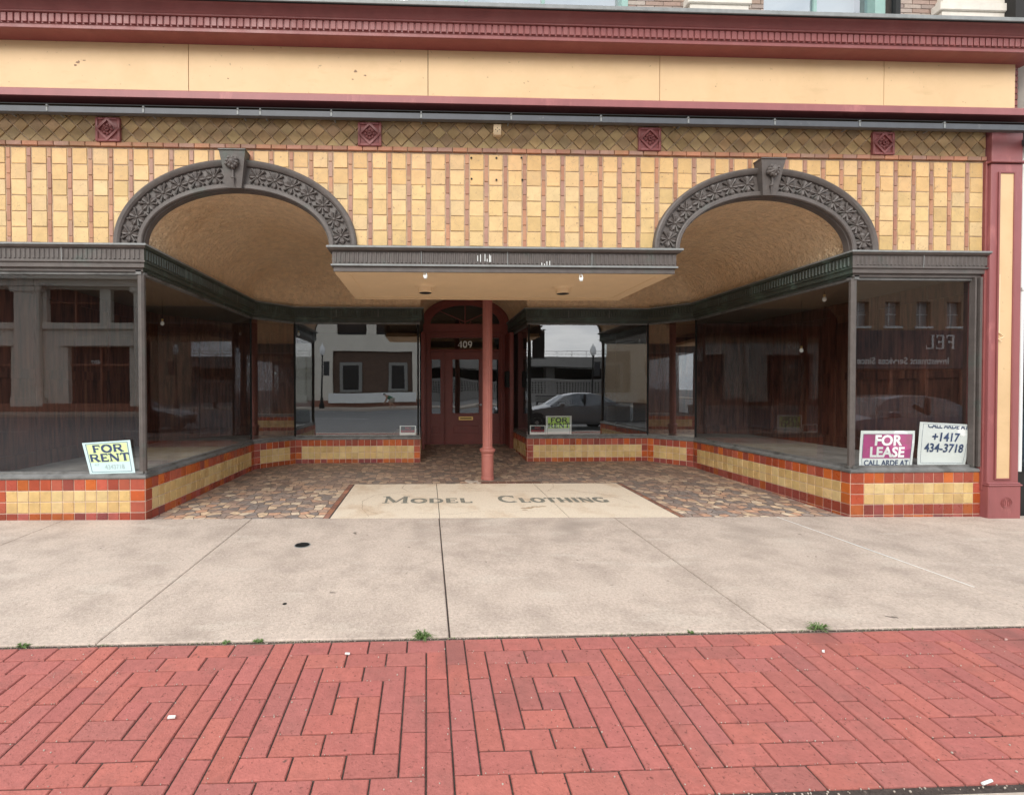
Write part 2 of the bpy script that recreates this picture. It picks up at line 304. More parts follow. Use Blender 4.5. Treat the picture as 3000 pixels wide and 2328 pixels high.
def struct(o): o['kind'] = 'structure'; return o
def jit(c, a=.1):
    k = 1+random.uniform(-a, a); return tuple(max(0, min(1, x*k*(1+random.uniform(-a, a)*.25))) for x in c)
def clip(poly, zmin=None, zmax=None, umin=None, umax=None):
    def half(P, f):
        R = []
        for i in range(len(P)):
            a, b = P[i], P[(i+1) % len(P)]; fa, fb = f(a), f(b)
            if fa >= 0: R.append(a)
            if (fa >= 0) != (fb >= 0): t = fa/(fa-fb); R.append((a[0]+(b[0]-a[0])*t, a[1]+(b[1]-a[1])*t))
        return R
    if zmin is not None: poly = half(poly, lambda p: p[1]-zmin)
    if zmax is not None and poly: poly = half(poly, lambda p: zmax-p[1])
    if umin is not None and poly: poly = half(poly, lambda p: p[0]-umin)
    if umax is not None and poly: poly = half(poly, lambda p: umax-p[0])
    return poly if len(poly) > 2 else []
def sweep(mb, path, prof, m=0, mats=None, caps=True, col=(1, 1, 1)):
    # path list of (x,y); prof list of (d,z): d outward (right-hand side of travel)
    n = len(path); P = [Vector(p) for p in path]
    dirs = [(P[i+1]-P[i]).normalized() for i in range(n-1)]; nr = [Vector((d.y, -d.x)) for d in dirs]
    off = []
    for i in range(n):
        if i == 0: off.append(nr[0])
        elif i == n-1: off.append(nr[-1])
        else:
            b = (nr[i-1]+nr[i]).normalized(); off.append(b/max(.3, b.dot(nr[i])))
    for i in range(n-1):
        for k in range(len(prof)-1):
            (d0, z0), (d1, z1) = prof[k], prof[k+1]
            A = P[i]+off[i]*d0; B = P[i+1]+off[i+1]*d0; C_ = P[i+1]+off[i+1]*d1; D = P[i]+off[i]*d1
            mm = mats[i] if mats and isinstance(mats[i], int) else m
            mb.face([(A.x, A.y, z0), (B.x, B.y, z0), (C_.x, C_.y, z1), (D.x, D.y, z1)], col, mm)
    if caps:
        for i in (0, n-1):
            mb.face([(*(P[i]+off[i]*d), z) for d, z in prof], col, m if not mats else mats[min(i, n-2)])

def gz(x, y):
    b = .037-.0076*x
    if y < -2.262: return -.06*min(1.2, -2.262-y)
    if y <= 0: return b*max(0, 1+y/2.262)
    if y <= 3.57: return (.037-.0076*x*(1-y/3.57))+.0092*y
    return .07+(y-3.57)*.055

# ================================================================ lettering (stroke-built serif capitals and digits)
def arc(cx, cy, rx, ry, a0, a1, n=14): return [(cx+rx*math.cos(math.radians(a0+(a1-a0)*k/n)), cy+ry*math.sin(math.radians(a0+(a1-a0)*k/n))) for k in range(n+1)]
# each glyph: width, [ (points, thickness factor) ], [serif (x, y)]
GL = {
 'M': (1.0, [([(.16, 0), (.16, 1)], .55), ([(.14, 1), (.5, .08)], 1), ([(.5, .08), (.84, 1)], .55), ([(.84, 1), (.84, 0)], 1)], [(.16, 0), (.84, 0), (.12, 1), (.88, 1)]),
 'O': (.92, [(arc(.46, .5, .36, .45, 0, 360, 30), .85)], []),
 'D': (.86, [([(.18, 0), (.18, 1)], 1), ([(.1, .955)]+arc(.36, .5, .38, .455, 90, -90, 16)+[(.1, .045)], .7)], []),
 'E': (.74, [([(.18, 0), (.18, 1)], 1), ([(.1, .955), (.64, .955)], .55), ([(.18, .5), (.52, .5)], .55), ([(.1, .045), (.66, .045)], .55), ([(.64, 1), (.64, .78)], .45), ([(.66, 0), (.66, .24)], .45), ([(.52, .4), (.52, .6)], .4)], []),
 'L': (.72, [([(.18, 0), (.18, 1)], 1), ([(.1, .045), (.64, .045)], .55), ([(.64, 0), (.64, .26)], .45)], [(.18, 1)]),
 'C': (.88, [(arc(.48, .5, .38, .455, 48, 312, 22), .9), ([(.74, .98), (.74, .68)], .4)], []),
 'T': (.78, [([(.39, 0), (.39, 1)], 1), ([(.06, .955), (.72, .955)], .55), ([(.06, 1), (.06, .76)], .45), ([(.72, 1), (.72, .76)], .45)], [(.39, 0)]),
 'H': (.92, [([(.18, 0), (.18, 1)], 1), ([(.74, 0), (.74, 1)], 1), ([(.18, .5), (.74, .5)], .5)], [(.18, 0), (.18, 1), (.74, 0), (.74, 1)]),
 'I': (.4, [([(.2, 0), (.2, 1)], 1)], [(.2, 0), (.2, 1)]),
 'N': (.92, [([(.16, 0), (.16, 1)], .55), ([(.14, 1), (.76, 0)], 1), ([(.76, 0), (.76, 1)], .55)], [(.16, 0), (.76, 1), (.1, 1)]),
 'G': (.92, [(arc(.48, .5, .38, .455, 48, 318, 22), .9), ([(.78, .02), (.78, .42)], .9), ([(.62, .42), (.92, .42)], .5), ([(.74, .98), (.74, .7)], .4)], []),
 'F': (.72, [([(.18, 0), (.18, 1)], 1), ([(.1, .955), (.64, .955)], .6), ([(.18, .5), (.5, .5)], .55), ([(.64, 1), (.64, .74)], .45), ([(.5, .4), (.5, .62)], .4)], [(.18, 0)]),
 'R': (.88, [([(.18, 0), (.18, 1)], 1), ([(.1, .955)]+arc(.48, .73, .22, .225, 90, -90, 12)+[(.18, .505)], .65), ([(.46, .5), (.76, .03)], 1)], [(.18, 0), (.78, 0)]),
 '4': (.72, [([(.52, 0), (.52, 1)], 1), ([(.5, .98), (.06, .27), (.7, .27)], .45)], [(.52, 0)]),
 '0': (.72, [(arc(.36, .5, .25, .46, 0, 360, 26), .85)], []),
 '9': (.72, [(arc(.36, .68, .24, .28, 0, 360, 22), .8), (arc(.16, .6, .44, .56, 8, -72, 12), .7)], []),
 ' ': (.5, [], []),
}
def stroke_text(mb, txt, x, z, h, th, f, sx=1.0, serif=.13, small=None, m=0):
    # f(u, v, lift)->3D. small: factor for letters after first of each word
    first = True; step = 0
    for ch in txt:
        if ch == ' ': x += h*.45*sx; first = True; continue
        hh = h if (first or not small) else h*small; first = False
        w, st, se = GL[ch]
        def cap(p0, p1, t, lift):
            d = Vector((p1[0]-p0[0], p1[1]-p0[1])); n = Vector((-d.y, d.x)).normalized()*t/2
            mb.face([f(p0[0]+n.x, p0[1]+n.y, lift), f(p1[0]+n.x, p1[1]+n.y, lift), f(p1[0]-n.x, p1[1]-n.y, lift), f(p0[0]-n.x, p0[1]-n.y, lift)], m=m)
        for pts, k in st:
            step += 1; t = th*k; Q = [(x+px*hh*sx, z+pz*hh) for px, pz in pts]; L_ = []; R_ = []
            closed = math.hypot(Q[0][0]-Q[-1][0], Q[0][1]-Q[-1][1]) < 1e-5
            for i, q in enumerate(Q):
                a = Q[i-1] if i else (Q[-2] if closed else q); b = Q[i+1] if i+1 < len(Q) else (Q[1] if closed else q)
                d = Vector((b[0]-a[0], b[1]-a[1])).normalized(); n = Vector((-d.y, d.x))
                tt = t*(abs(n.x)*1.0+abs(n.y)*.72) if len(Q) > 5 else t
                L_.append((q[0]+n.x*tt/2, q[1]+n.y*tt/2)); R_.append((q[0]-n.x*tt/2, q[1]-n.y*tt/2))
            for i in range(len(Q)-1):
                mb.face([f(*L_[i], .0002*step), f(*L_[i+1], .0002*step), f(*R_[i+1], .0002*step), f(*R_[i], .0002*step)], m=m)
        for (px, pz) in se:
            step += 1; cx = x+px*hh*sx; t = th*.42; zz = z+pz*hh+(t/2 if pz == 0 else -t/2)
            cap((cx-serif*hh*sx, zz), (cx+serif*hh*sx, zz), t, .0002*step)
        x += w*hh*sx+h*.04
    return x
def font_mesh(txt, size, bold=0.0, sx=1.0, align='CENTER', space=1.0):
    c = bpy.data.curves.new('txt', 'FONT'); c.body = txt; c.size = size; c.offset = bold; c.align_x = align; c.align_y = 'CENTER'; c.space_character = space
    c.resolution_u = 3
    o = bpy.data.objects.new('txt', c); SC.collection.objects.link(o); dg = bpy.context.evaluated_depsgraph_get()
    me = bpy.data.meshes.new_from_object(o.evaluated_get(dg)); V = [(v.co.x*sx, v.co.y) for v in me.vertices]; F = [tuple(p.vertices) for p in me.polygons]
    bpy.data.objects.remove(o); bpy.data.curves.remove(c); bpy.data.meshes.remove(me)
    return V, F
def put_text(mb, txt, size, f, cx, cz, bold=0, sx=1.0, m=0, space=1.0, clipz=None, fine=0):
    V, F = font_mesh(txt, size, bold, sx, space=space)
    for p in F:
        poly = [(cx+V[k][0], cz+V[k][1]) for k in p]
        if clipz: poly = clip(poly, clipz[0], clipz[1])
        if len(poly) < 3: continue
        if not fine: mb.face([f(a, b, 0) for a, b in poly], m=m); continue
        u0 = min(q[0] for q in poly); u1 = max(q[0] for q in poly); z0 = min(q[1] for q in poly); z1 = max(q[1] for q in poly)
        a = math.floor(u0/fine)*fine
        while a < u1:
            P1 = clip(poly, umin=a, umax=a+fine); b = math.floor(z0/fine)*fine
            while P1 and b < z1:
                P2 = clip(P1, b, b+fine)
                if len(P2) > 2: mb.face([f(*q, 0) for q in P2], m=m)
                b += fine
            a += fine

# ================================================================ THE SHOP BUILDING
T = .1135; GAP = .0075
XL, XR = -2.80, 4.772; YB = 3.57
PATHL = [(-4.36, 0), (XL, 0), (XL, 2.98), (-2.27, YB), (0, YB), (0, 5.5)]
PATHR = [(1.987, 5.5), (1.987, YB), (4.257, YB), (XR, 2.96), (XR, 0), (6.272, 0)]
B = thing('shop_building', 'vacant tiled shopfront with recessed arched entry under maroon and cream cornice', 'building', (.98, 0, 0))
RED = [(.42, .085, .022), (.34, .06, .025), (.30, .058, .032), (.47, .11, .022), (.27, .06, .042), (.38, .085, .05)]
YEL = [(.58, .41, .18), (.55, .375, .155), (.60, .44, .21), (.52, .35, .15)]
def bulkhead(name, path):
    g = MB(); t = MB()
    sweep(g, path, [(-.08, -.12), (0, -.12), (0, .505), (-.08, .505)], caps=False)
    n = len(path)-1
    for i in range(n):
        a, b = Vector((*path[i], 0)), Vector((*path[i+1], 0)); U = (b-a).normalized(); N = Vector((U.y, -U.x, 0)); Ls = (b-a).length
        cnt = max(1, round(Ls/T-.28))
        cnt = {0: 13, 1: 26, 2: 7, 3: 20, 4: 17}[i] if name == 'bl' else {0: 17, 1: 20, 2: 7, 3: 26, 4: 12}[i]
        # wider bull-nose tile at the two outer corners
        wide_end = (name == 'bl' and i == 0); wide_start = (name == 'br' and i == 4)
        us = [Ls*k/cnt for k in range(cnt+1)]
        if wide_end: us = [Ls-1.33*T-(k)*T for k in range(12, -1, -1)]+[Ls]
        if wide_start: us = [0]+[1.33*T+k*T for k in range(12)]+[Ls]
        rows = [(-.0834, .0321), (.0321, .1475), (.1475, .263), (.263, .3783), (.3783, .498)]
        for j, (z0, z1) in enumerate(rows):
            for k in range(len(us)-1):
                u0, u1 = us[k], us[k+1]
                edge = k == 0 or k == len(us)-2
                red = j in (0, 1, 4) or edge
                if name == 'bl' and i == 0: red = j in (0, 1, 4) or k >= len(us)-2 or k == 0
                c = jit(random.choice(RED), .18) if red else jit(random.choice(YEL), .07)
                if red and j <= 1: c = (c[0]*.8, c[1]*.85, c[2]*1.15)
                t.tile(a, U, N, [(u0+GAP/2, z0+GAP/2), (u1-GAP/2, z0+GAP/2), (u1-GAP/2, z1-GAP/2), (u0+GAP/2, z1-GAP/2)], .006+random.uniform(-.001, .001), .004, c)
    bo = t.build('bulkhead', 'tile', B); g.build('grout_backing', 'grout', bo)
bulkhead('bl', PATHL); bulkhead('br', PATHR)

# sills, cornices, glass, mullions
FL = MB()
def run(name, path, closed_ends=True):
    s = MB(); sweep(s, path, [(-.07, .498), (.012, .498), (.016, .512), (.012, .53), (-.03, .552), (-.07, .556)])
    s.build('window_sill', 'sill', B, smooth=35)
    # cornice: 0 bronze (street faces), 1 green patina (recess)
    segm = [0, 1, 1, 1, 1] if name == 'L' else [1, 1, 1, 1, 0]
    c = MB()
    prof = [(-.09, 2.64), (.0, 2.64), (.0, 2.672), (.028, 2.676), (.028, 2.722), (.045, 2.727), (.045, 2.742), (.030, 2.746), (.030, 2.866), (.05, 2.872), (.068, 2.892), (.068, 2.908), (-.09, 2.915)]
    sweep(c, path, prof, mats=segm)
    P = [Vector((*p, 0)) for p in path]
    for i in range(len(path)-1):
        U = (P[i+1]-P[i]).normalized(); N = Vector((U.y, -U.x, 0)); Ls = (P[i+1]-P[i]).length; k = max(1, int(Ls/.046)); 
        for q in range(k):
            u = Ls*(q+.5)/k; w = .013
            a = P[i]+U*(u-w)+N*.030; b = P[i]+U*(u+w)+N*.030; z0, z1 = 2.758, 2.856
            a2 = P[i]+U*(u-w*.5)+N*.039; b2 = P[i]+U*(u+w*.5)+N*.039
            f = lambda p, z: (p.x, p.y, z)
            m_ = segm[i]
            c.face([f(a2, z0+.004), f(b2, z0+.004), f(b2, z1-.004), f(a2, z1-.004)], m=m_)
            c.face([f(a, z0), f(a2, z0+.004), f(a2, z1-.004), f(a, z1)], m=m_); c.face([f(b2, z0+.004), f(b, z0), f(b, z1), f(b2, z1-.004)], m=m_)
            c.face([f(a, z1), f(a2, z1-.004), f(b2, z1-.004), f(b, z1)], m=m_); c.face([f(a, z0), f(b, z0), f(b2, z0+.004), f(a2, z0+.004)], m=m_)
    # seams
    for i in range(len(path)-1):
        Ls = (P[i+1]-P[i]).length; U = (P[i+1]-P[i]).normalized(); N = Vector((U.y, -U.x, 0))
        for q in range(1, int(Ls/.95)+1):
            p = P[i]+U*(q*Ls/(int(Ls/.95)+1)); s1 = p-U*.003; s2 = p+U*.003
            c.face([(*(s1+N*.0475).xy, 2.73), (*(s2+N*.0475).xy, 2.73), (*(s2+N*.052).xy, 2.868), (*(s1+N*.052).xy, 2.868)], m=2)
    co = c.build('cornice', ['bronze', 'verd', 'edge'], B)
    # pale worn top edge
    e = MB(); sweep(e, path, [(.066, 2.892), (.0705, 2.892), (.0705, 2.910), (.055, 2.9135)], caps=False, mats=None); e.build('cornice_edge', 'bronze' if 0 else 'edge', co)
    # glass & mullions
    for i in range(len(path)-1):
        U = (P[i+1]-P[i]).normalized(); N = Vector((U.y, -U.x, 0)); a = P[i]-N*.045; b = P[i+1]-N*.045
        g = MB(); g.face([(a.x, a.y, .54), (b.x, b.y, .54), (b.x, b.y, 2.66), (a.x, a.y, 2.66)]); pane = g.build('display_window', 'rglass' if abs(P[i].y-YB)+abs(P[i+1].y-YB) < 1.2 else 'glass', B)
        # head and bottom bars
        for z0, z1, bn_ in ((2.612, 2.655, 'head_bar'), (.545, .572, 'bottom_bar')):
            h = MB()
            A = P[i]-N*.075; Bq = P[i+1]-N*.075; C1 = P[i+1]-N*.022; D = P[i]-N*.022
            bot = [(v.x, v.y, z0) for v in (A, Bq, C1, D)]; top = [(v.x, v.y, z1) for v in (A, Bq, C1, D)]
            h.face(bot[::-1]); h.face(top)
            for k in range(4): j = (k+1) % 4; h.face([bot[k], bot[j], top[j], top[k]])
            h.build(bn_, 'sill', pane)
    for i, p in enumerate(path):
        if i in (0, len(path)-1): continue
        outer = (name == 'L' and i == 1) or (name == 'R' and i == len(path)-2)
        prev = (P[i]-P[i-1]).normalized(); nx = (P[i+1]-P[i]).normalized()
        N = (Vector((prev.y, -prev.x, 0))+Vector((nx.y, -nx.x, 0))).normalized()
        c0 = P[i]-N*(.055 if outer else .05); r = .027 if outer else .014
        mbm = MB(); th0 = math.atan2(N.y, N.x)
        ring = [(c0.x+r*1.3*math.cos(th0+a), c0.y+r*1.3*math.sin(th0+a)) for a in [math.pi/8+k*math.pi/4 for k in range(8)]]
        mbm.prism(ring, lambda x, y: (x, y, .552), lambda x, y: (x, y, 2.66)); mbm.build('mullion', 'bronze' if outer else 'black', B)
run('L', PATHL); run('R', PATHR)
# jamb bars at the right end of the right window
j = MB(); j.box(6.158, 6.176, -.012, .05, .556, 2.64, ch=.003); j.box(6.196, 6.222, -.03, .05, .556, 2.64, ch=.003); j.build('window_jamb', 'bronze', B)
j = MB(); j.box(6.226, 6.262, -.005, .12, .5, 2.64, ch=.004); j.box(6.232, 6.250, -.018, -.0055, .50, 2.64, ch=.003); j.box(6.238, 6.262, -.03, .1, .3, 3.9, ch=.003); j.build('side_jamb', 'maroon', B)

# ---------------- tile wall above, with two arches
AX = [-1.835, 3.781]; AZ = 2.915; AO = (1.238, .872); AI = (.950, .572)
def inside(x, z, a, b, grow=0):
    for cx in AX:
        if ((x-cx)/(a+grow))**2+((z-AZ)/(b+grow))**2 < 1 and z >= AZ-.05: return True
    return False
wt = MB(); wg = MB()
X0, X1, Z0w, Z1w = -4.6, 6.262, 2.915, 3.903
PIT = .2037; RZ = [2.925+.1605*k for k in range(6)]+[3.893]
nS0 = -24
for n in range(nS0, 31):
    xs = .148+n*PIT           # strip centre
    if xs > 6.28: break
    # narrow bricks
    zz = 2.90+random.uniform(-.02, .02)-.08
    while zz < 3.893:
        z0, z1 = max(zz, 2.905), min(zz+.1605, 3.893); zz += .1605
        if z1-z0 < .02: continue
        x0, x1 = xs-.0205, xs+.0205
        if inside(xs, (z0+z1)/2, 1.12, .75) and inside(x0, z0, 1.12, .75) and inside(x1, z0, 1.12, .75): continue
        if any(inside(xx, q, .975, .60) for xx in (x0, x1) for q in (z0, z1)): continue
        c = random.choice([(.38, .18, .10), (.33, .155, .095), (.34, .18, .125), (.40, .20, .115), (.37, .205, .145)])
        jx = random.uniform(-.002, .002)
        wt.tile(Vector((0, 0, 0)), Vector((1, 0, 0)), Vector((0, -1, 0)), [(x0+jx+.002, z0+.003), (x1+jx-.002, z0+.003), (x1+jx-.002, z1-.003), (x0+jx+.002, z1-.003)], .007, .004, jit(c, .12))
    xa, xb = xs+.0265, xs+PIT-.0265
    for k in range(6):
        z0, z1 = RZ[k], RZ[k+1]
        if any(inside(xx, q, .975, .60) for xx in (xa, xb) for q in (z0, z1)): continue
        if xb > 6.25: continue
        c = random.choice([(.60, .415, .19), (.62, .43, .205), (.61, .42, .20), (.60, .43, .22), (.58, .395, .175)])
        if k >= 4: c = tuple(a*b for a, b in zip(c, (1, .93, .88)))
        d = random.choice((.002, .004, .006)); jx = random.uniform(-.003, .003); jz = random.uniform(-.003, .003)
        wt.tile(Vector((0, 0, 0)), Vector((1, 0, 0)), Vector((0, -1, 0)), [(xa+d+jx, z0+.0045+jz), (xb-d+jx, z0+.0045+jz*.5), (xb-d+jx*.5, z1-.0045+jz), (xa+d+jx, z1-.0045+jz)], .007+random.uniform(-.002, .002), .0035, jit(c, .06) if random.random() > .08 else jit(tuple(a*b for a, b in zip(c, (.90, .90, .86))), .04))
two = wt.build('tile_wall', 'walltile', B)
# grout sheet with arch openings
N_ = 220
for k in range(N_):
    x0 = X0+(X1-X0)*k/N_; x1 = X0+(X1-X0)*(k+1)/N_
    def zl(x):
        for cx in AX:
            q = 1-((x-cx)/1.05)**2
            if q > 0: return AZ+.70*math.sqrt(q)
        return 2.78 if -.95 < x < 2.9 else 2.9
    a, b = zl(x0), zl(x1)
    wg.face([(x0, 0, a), (x1, 0, b), (x1, 0, 4.5), (x0, 0, 4.5)])
    wg.face([(x0, .10, a), (x1, .10, b), (x1, .10, 4.5), (x0, .10, 4.5)])
wg.build('grout_backing', 'wgrout', two)
# bolt holes left by a removed sign
for x, z in ((.600, 3.853), (.866, 3.856), (1.131, 3.862), (.603, 3.634), (.866, 3.627), (1.141, 3.631)):
    hh = MB(); hh.lathe([(.011, 0), (.011, -.0005)], (x, -.0135, z), 10, 'Y'); hh.build('bolt_hole', 'black', two)

# thin brick course + diamond frieze
fr = MB(); k = -31
while True:
    x0 = -.067+k*.1565; k += 1
    if x0 > 6.25: break
    x1 = min(x0+.1565, 6.255)
    fr.tile(Vector((0, 0, 0)), Vector((1, 0, 0)), Vector((0, -1, 0)), [(x0+.004, 3.908), (x1-.004, 3.908), (x1-.004, 3.95), (x0+.004, 3.95)], .026, .006, jit(random.choice([(.42, .19, .11), (.36, .17, .11), (.34, .19, .14)]), .12))
D_ = .1575
for jz in range(0, 9):
    zc = 3.957+jz*D_/2
    for k in range(-30, 42):
        xc = .102+(k+(.5 if jz % 2 else 0))*D_
        if jz == 0: pass
        h_ = D_/2-.007
        if xc < -4.5 or xc > 6.33: continue
        jx, jj = random.uniform(-.002, .002), random.uniform(-.002, .002)
        poly = clip([(xc-h_+jx, zc+jj), (xc+jx, zc-h_+jj), (xc+h_+jx, zc+jj), (xc+jx, zc+h_+jj)], zmin=3.955, zmax=4.45, umax=6.25)
        if not poly: continue
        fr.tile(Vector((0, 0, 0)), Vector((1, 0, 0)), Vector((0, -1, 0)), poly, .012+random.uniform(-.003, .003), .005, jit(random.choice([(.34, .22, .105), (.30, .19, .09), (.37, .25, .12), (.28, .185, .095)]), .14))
# raised mortar lattice between the diamonds
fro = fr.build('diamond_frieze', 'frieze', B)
# square ornaments in the frieze
def ornament(x, z, s=.242):
    m = MB(); m.box(x-s/2, x+s/2, -.052, -.001, z-s/2, z+s/2, ch=.004)
    # recessed field: four corner frame strips + raised diamond
    for a in ((-1, 0), (1, 0), (0, -1), (0, 1)):
        if a[0]: m.box(x+a[0]*(s/2-.012)-.012, x+a[0]*(s/2-.012)+.012, -.068, -.05, z-s/2+.001, z+s/2-.001, ch=.003)
        else: m.box(x-s/2+.025, x+s/2-.025, -.067, -.05, z+a[1]*(s/2-.012)-.012, z+a[1]*(s/2-.012)+.012, ch=.003)
    r1, r2 = s/2-.004, s/2-.034; F = -.079
    O_ = [(x, z+r1), (x+r1, z), (x, z-r1), (x-r1, z)]; I_ = [(x, z+r2), (x+r2, z), (x, z-r2), (x-r2, z)]
    for k in range(4):
        j_ = (k+1) % 4
        m.face([(O_[k][0], F, O_[k][1]), (O_[j_][0], F, O_[j_][1]), (I_[j_][0], F, I_[j_][1]), (I_[k][0], F, I_[k][1])])
        m.face([(O_[k][0], F, O_[k][1]), (O_[j_][0], F, O_[j_][1]), (O_[j_][0], -.05, O_[j_][1]), (O_[k][0], -.05, O_[k][1])])
        m.face([(I_[k][0], F, I_[k][1]), (I_[j_][0], F, I_[j_][1]), (I_[j_][0], -.05, I_[j_][1]), (I_[k][0], -.05, I_[k][1])])
    m.lathe([(.022, -.05), (.022, -.085), (.012, -.085), (.012, -.070), (.004, -.07)], (x, 0, z), 14, 'Y')
    for k in range(8):
        a = k*math.pi/4; q = .042
        m.lathe([(.001, -.05), (.016, -.052), (.017, -.066), (.009, -.078), (.002, -.080)], (x+q*math.cos(a), 0, z+q*math.sin(a)), 8, 'Y')
    m.v = [(a, b*.62, c) for a, b, c in m.v]; m.build('square_ornament', 'maroon', fro, smooth=35)
for x in (-3.116, -.461, 2.498, 5.069): ornament(x, 4.070)
jb = MB(); jb.box(.831, .911, -.05, -.005, 4.077, 4.189, ch=.004); ob = jb.build('junction_box', 'soffit', B)
jb = MB()
for x, z in ((.871, 4.150), (.871, 4.115), (.852, 4.132), (.890, 4.132)): jb.lathe([(.005, -.0505), (.005, -.0512)], (x, 0, z), 8, 'Y')
jb.build('screw_holes', 'black', ob)

# ---------------- arches
def arch(cx):
    # radial profile: (w 0 inner..1 outer, y)
    prof = [(-.035, .06), (-.03, -.004), (.0, -.006), (.0, -.036), (.03, -.045), (.13, -.045), (.17, -.038), (.17, -.020), (.76, -.020), (.78, -.040), (.84, -.055), (.93, -.060), (.98, -.050), (1.0, -.03), (1.0, .0)]
    m = MB(); n = 72
    def pt(t, w, y):
        a = AI[0]+(AO[0]-AI[0])*w; b = AI[1]+(AO[1]-AI[1])*w
        return (cx+a*math.cos(t), y, AZ+b*math.sin(t))
    for k in range(n):
        t0, t1 = math.pi*k/n, math.pi*(k+1)/n
        for (w0, y0), (w1, y1) in zip(prof, prof[1:]): m.face([pt(t0, w0, y0), pt(t1, w0, y0), pt(t1, w1, y1), pt(t0, w1, y1)])
    ao = m.build('arch_surround', 'bronze', B, smooth=30, merge=True)
    # keystone
    m = MB(); zt, zb = AZ+.925, AZ+.565; wt_, wb = .132, .072
    fr_ = [(cx-wb, -.072, zb), (cx+wb, -.072, zb), (cx+wt_, -.125, zt), (cx-wt_, -.125, zt)]
    bk = [(p[0], 0.0, p[2]) for p in fr_]
    m.face(fr_)
    for k in range(4): j_ = (k+1) % 4; m.face([fr_[k], fr_[j_], bk[j_], bk[k]])
    m.box(cx-wt_-.006, cx+wt_+.006, -.135, 0, zt-.004, zt+.010, ch=.003)
    m.build('keystone', 'bronze', ao)
    # carnation flower on the keystone
    m = MB(); z0 = AZ+.80; m0 = len(m.v)
    m.lathe([(.012, -.13), (.045, -.155), (.05, -.175), (.02, -.195), (.004, -.2)], (cx, 0, z0), 14, 'Y', mod=lambda k, h: 1+.18*math.cos(k*math.pi))
    for k in range(9):
        a = 2*math.pi*k/9; q = .047+.01*(k % 2)
        m.lathe([(.004, -.14), (.02, -.15), (.022, -.165), (.012, -.182), (.003, -.185)], (cx+q*math.cos(a), 0, z0+q*.85*math.sin(a)), 9, 'Y')
    m.tube([(cx, -.14, z0-.04), (cx+.002, -.143, z0-.10), (cx, -.137, z0-.145)], [.016, .008, .013], 8)
    m.lathe([(.018, z0-.15), (.02, z0-.143), (.018, z0-.136)], (cx, -.135, 0), 10)
    m.tube([(cx, -.135, z0-.15), (cx+.003, -.128, z0-.225)], [.013, .003], 8)
    m.v = [(a, b+.035, c) for a, b, c in m.v]
    m.build('carved_flower', 'bronze', ao, smooth=50)
    return ao
def rosette_mesh():
    m = MB()   # local: x right, z out radial, y front (negative)
    for k in range(4):
        a = math.pi/4+k*math.pi/2; dx, dz = math.cos(a), math.sin(a)
        m.tube([(0.008*dx, -.004, .008*dz), (.05*dx, -.010, .05*dz), (.088*dx, -.012, .088*dz)], [.006, .0075, .012], 6)
    for k in range(4):
        a = k*math.pi/2; dx, dz = math.cos(a), math.sin(a); nx, nz = -dz, dx
        pr = [(.012, .006, .010), (.035, .026, .016), (.058, .034, .020), (.075, .018, .010)]
        for (r0, w0, h0), (r1, w1, h1) in zip(pr, pr[1:]):
            for s_ in (-1, 1):
                m.face([(dx*r0, -h0*.6, dz*r0), (dx*r1, -h1*.6, dz*r1), (dx*r1+nx*s_*w1*.55, -h1, dz*r1+nz*s_*w1*.55), (dx*r0+nx*s_*w0*.55, -h0, dz*r0+nz*s_*w0*.55)])
                m.face([(dx*r0+nx*s_*w0*.55, -h0, dz*r0+nz*s_*w0*.55), (dx*r1+nx*s_*w1*.55, -h1, dz*r1+nz*s_*w1*.55), (dx*r1+nx*s_*w1, 0.002, dz*r1+nz*s_*w1), (dx*r0+nx*s_*w0, 0.002, dz*r0+nz*s_*w0)])
        m.face([(dx*.075, -.006, dz*.075), (dx*.086, .002, dz*.086), (dx*.075+nx*.018, -.01, dz*.075+nz*.018)]); m.face([(dx*.075, -.006, dz*.075), (dx*.086, .002, dz*.086), (dx*.075-nx*.018, -.01, dz*.075-nz*.018)])
    m.lathe([(.013, 0.0), (.013, -.014), (.008, -.019), (.003, -.02)], (0, 0, 0), 10, 'Y')
    return m
ARC = [arch(c) for c in AX]
ros0 = rosette_mesh().build('rosette', 'bronze', None, smooth=35)
first = True
for ai, cx in enumerate(AX):
    # equal arc-length positions on the band's middle ellipse, 7 each side of the keystone
    a_, b_ = AI[0]+(AO[0]-AI[0])*.465, AI[1]+(AO[1]-AI[1])*.465
    ts = [math.pi/2*k/400 for k in range(401)]; acc = [0]
    for k in range(400): acc.append(acc[-1]+math.hypot(a_*(math.cos(ts[k+1])-math.cos(ts[k])), b_*(math.sin(ts[k+1])-math.sin(ts[k]))))
    s0, s1 = .105, acc[-1]-.22
    for q in range(7):
        s_ = s0+(s1-s0)*q/6; k = min(range(401), key=lambda i: abs(acc[i]-s_)); t = ts[k]
        for side in (1, -1):
            tt = t if side == 1 else math.pi-t
            px, pz = cx+a_*math.cos(tt), AZ+b_*math.sin(tt)
            nx, nz = math.cos(tt)/a_, math.sin(tt)/b_; ang = math.atan2(nz, nx)-math.pi/2
            o = ros0 if first else ros0.copy()
            if not first: SC.collection.objects.link(o)
            first = False
            o.parent = ARC[ai]; o.matrix_parent_inverse = parent_inv(ARC[ai])
            o.location = (px, -.021, pz); o.rotation_euler = (0, -ang, 0); o.scale = (1.1, 1.2, 1.1)

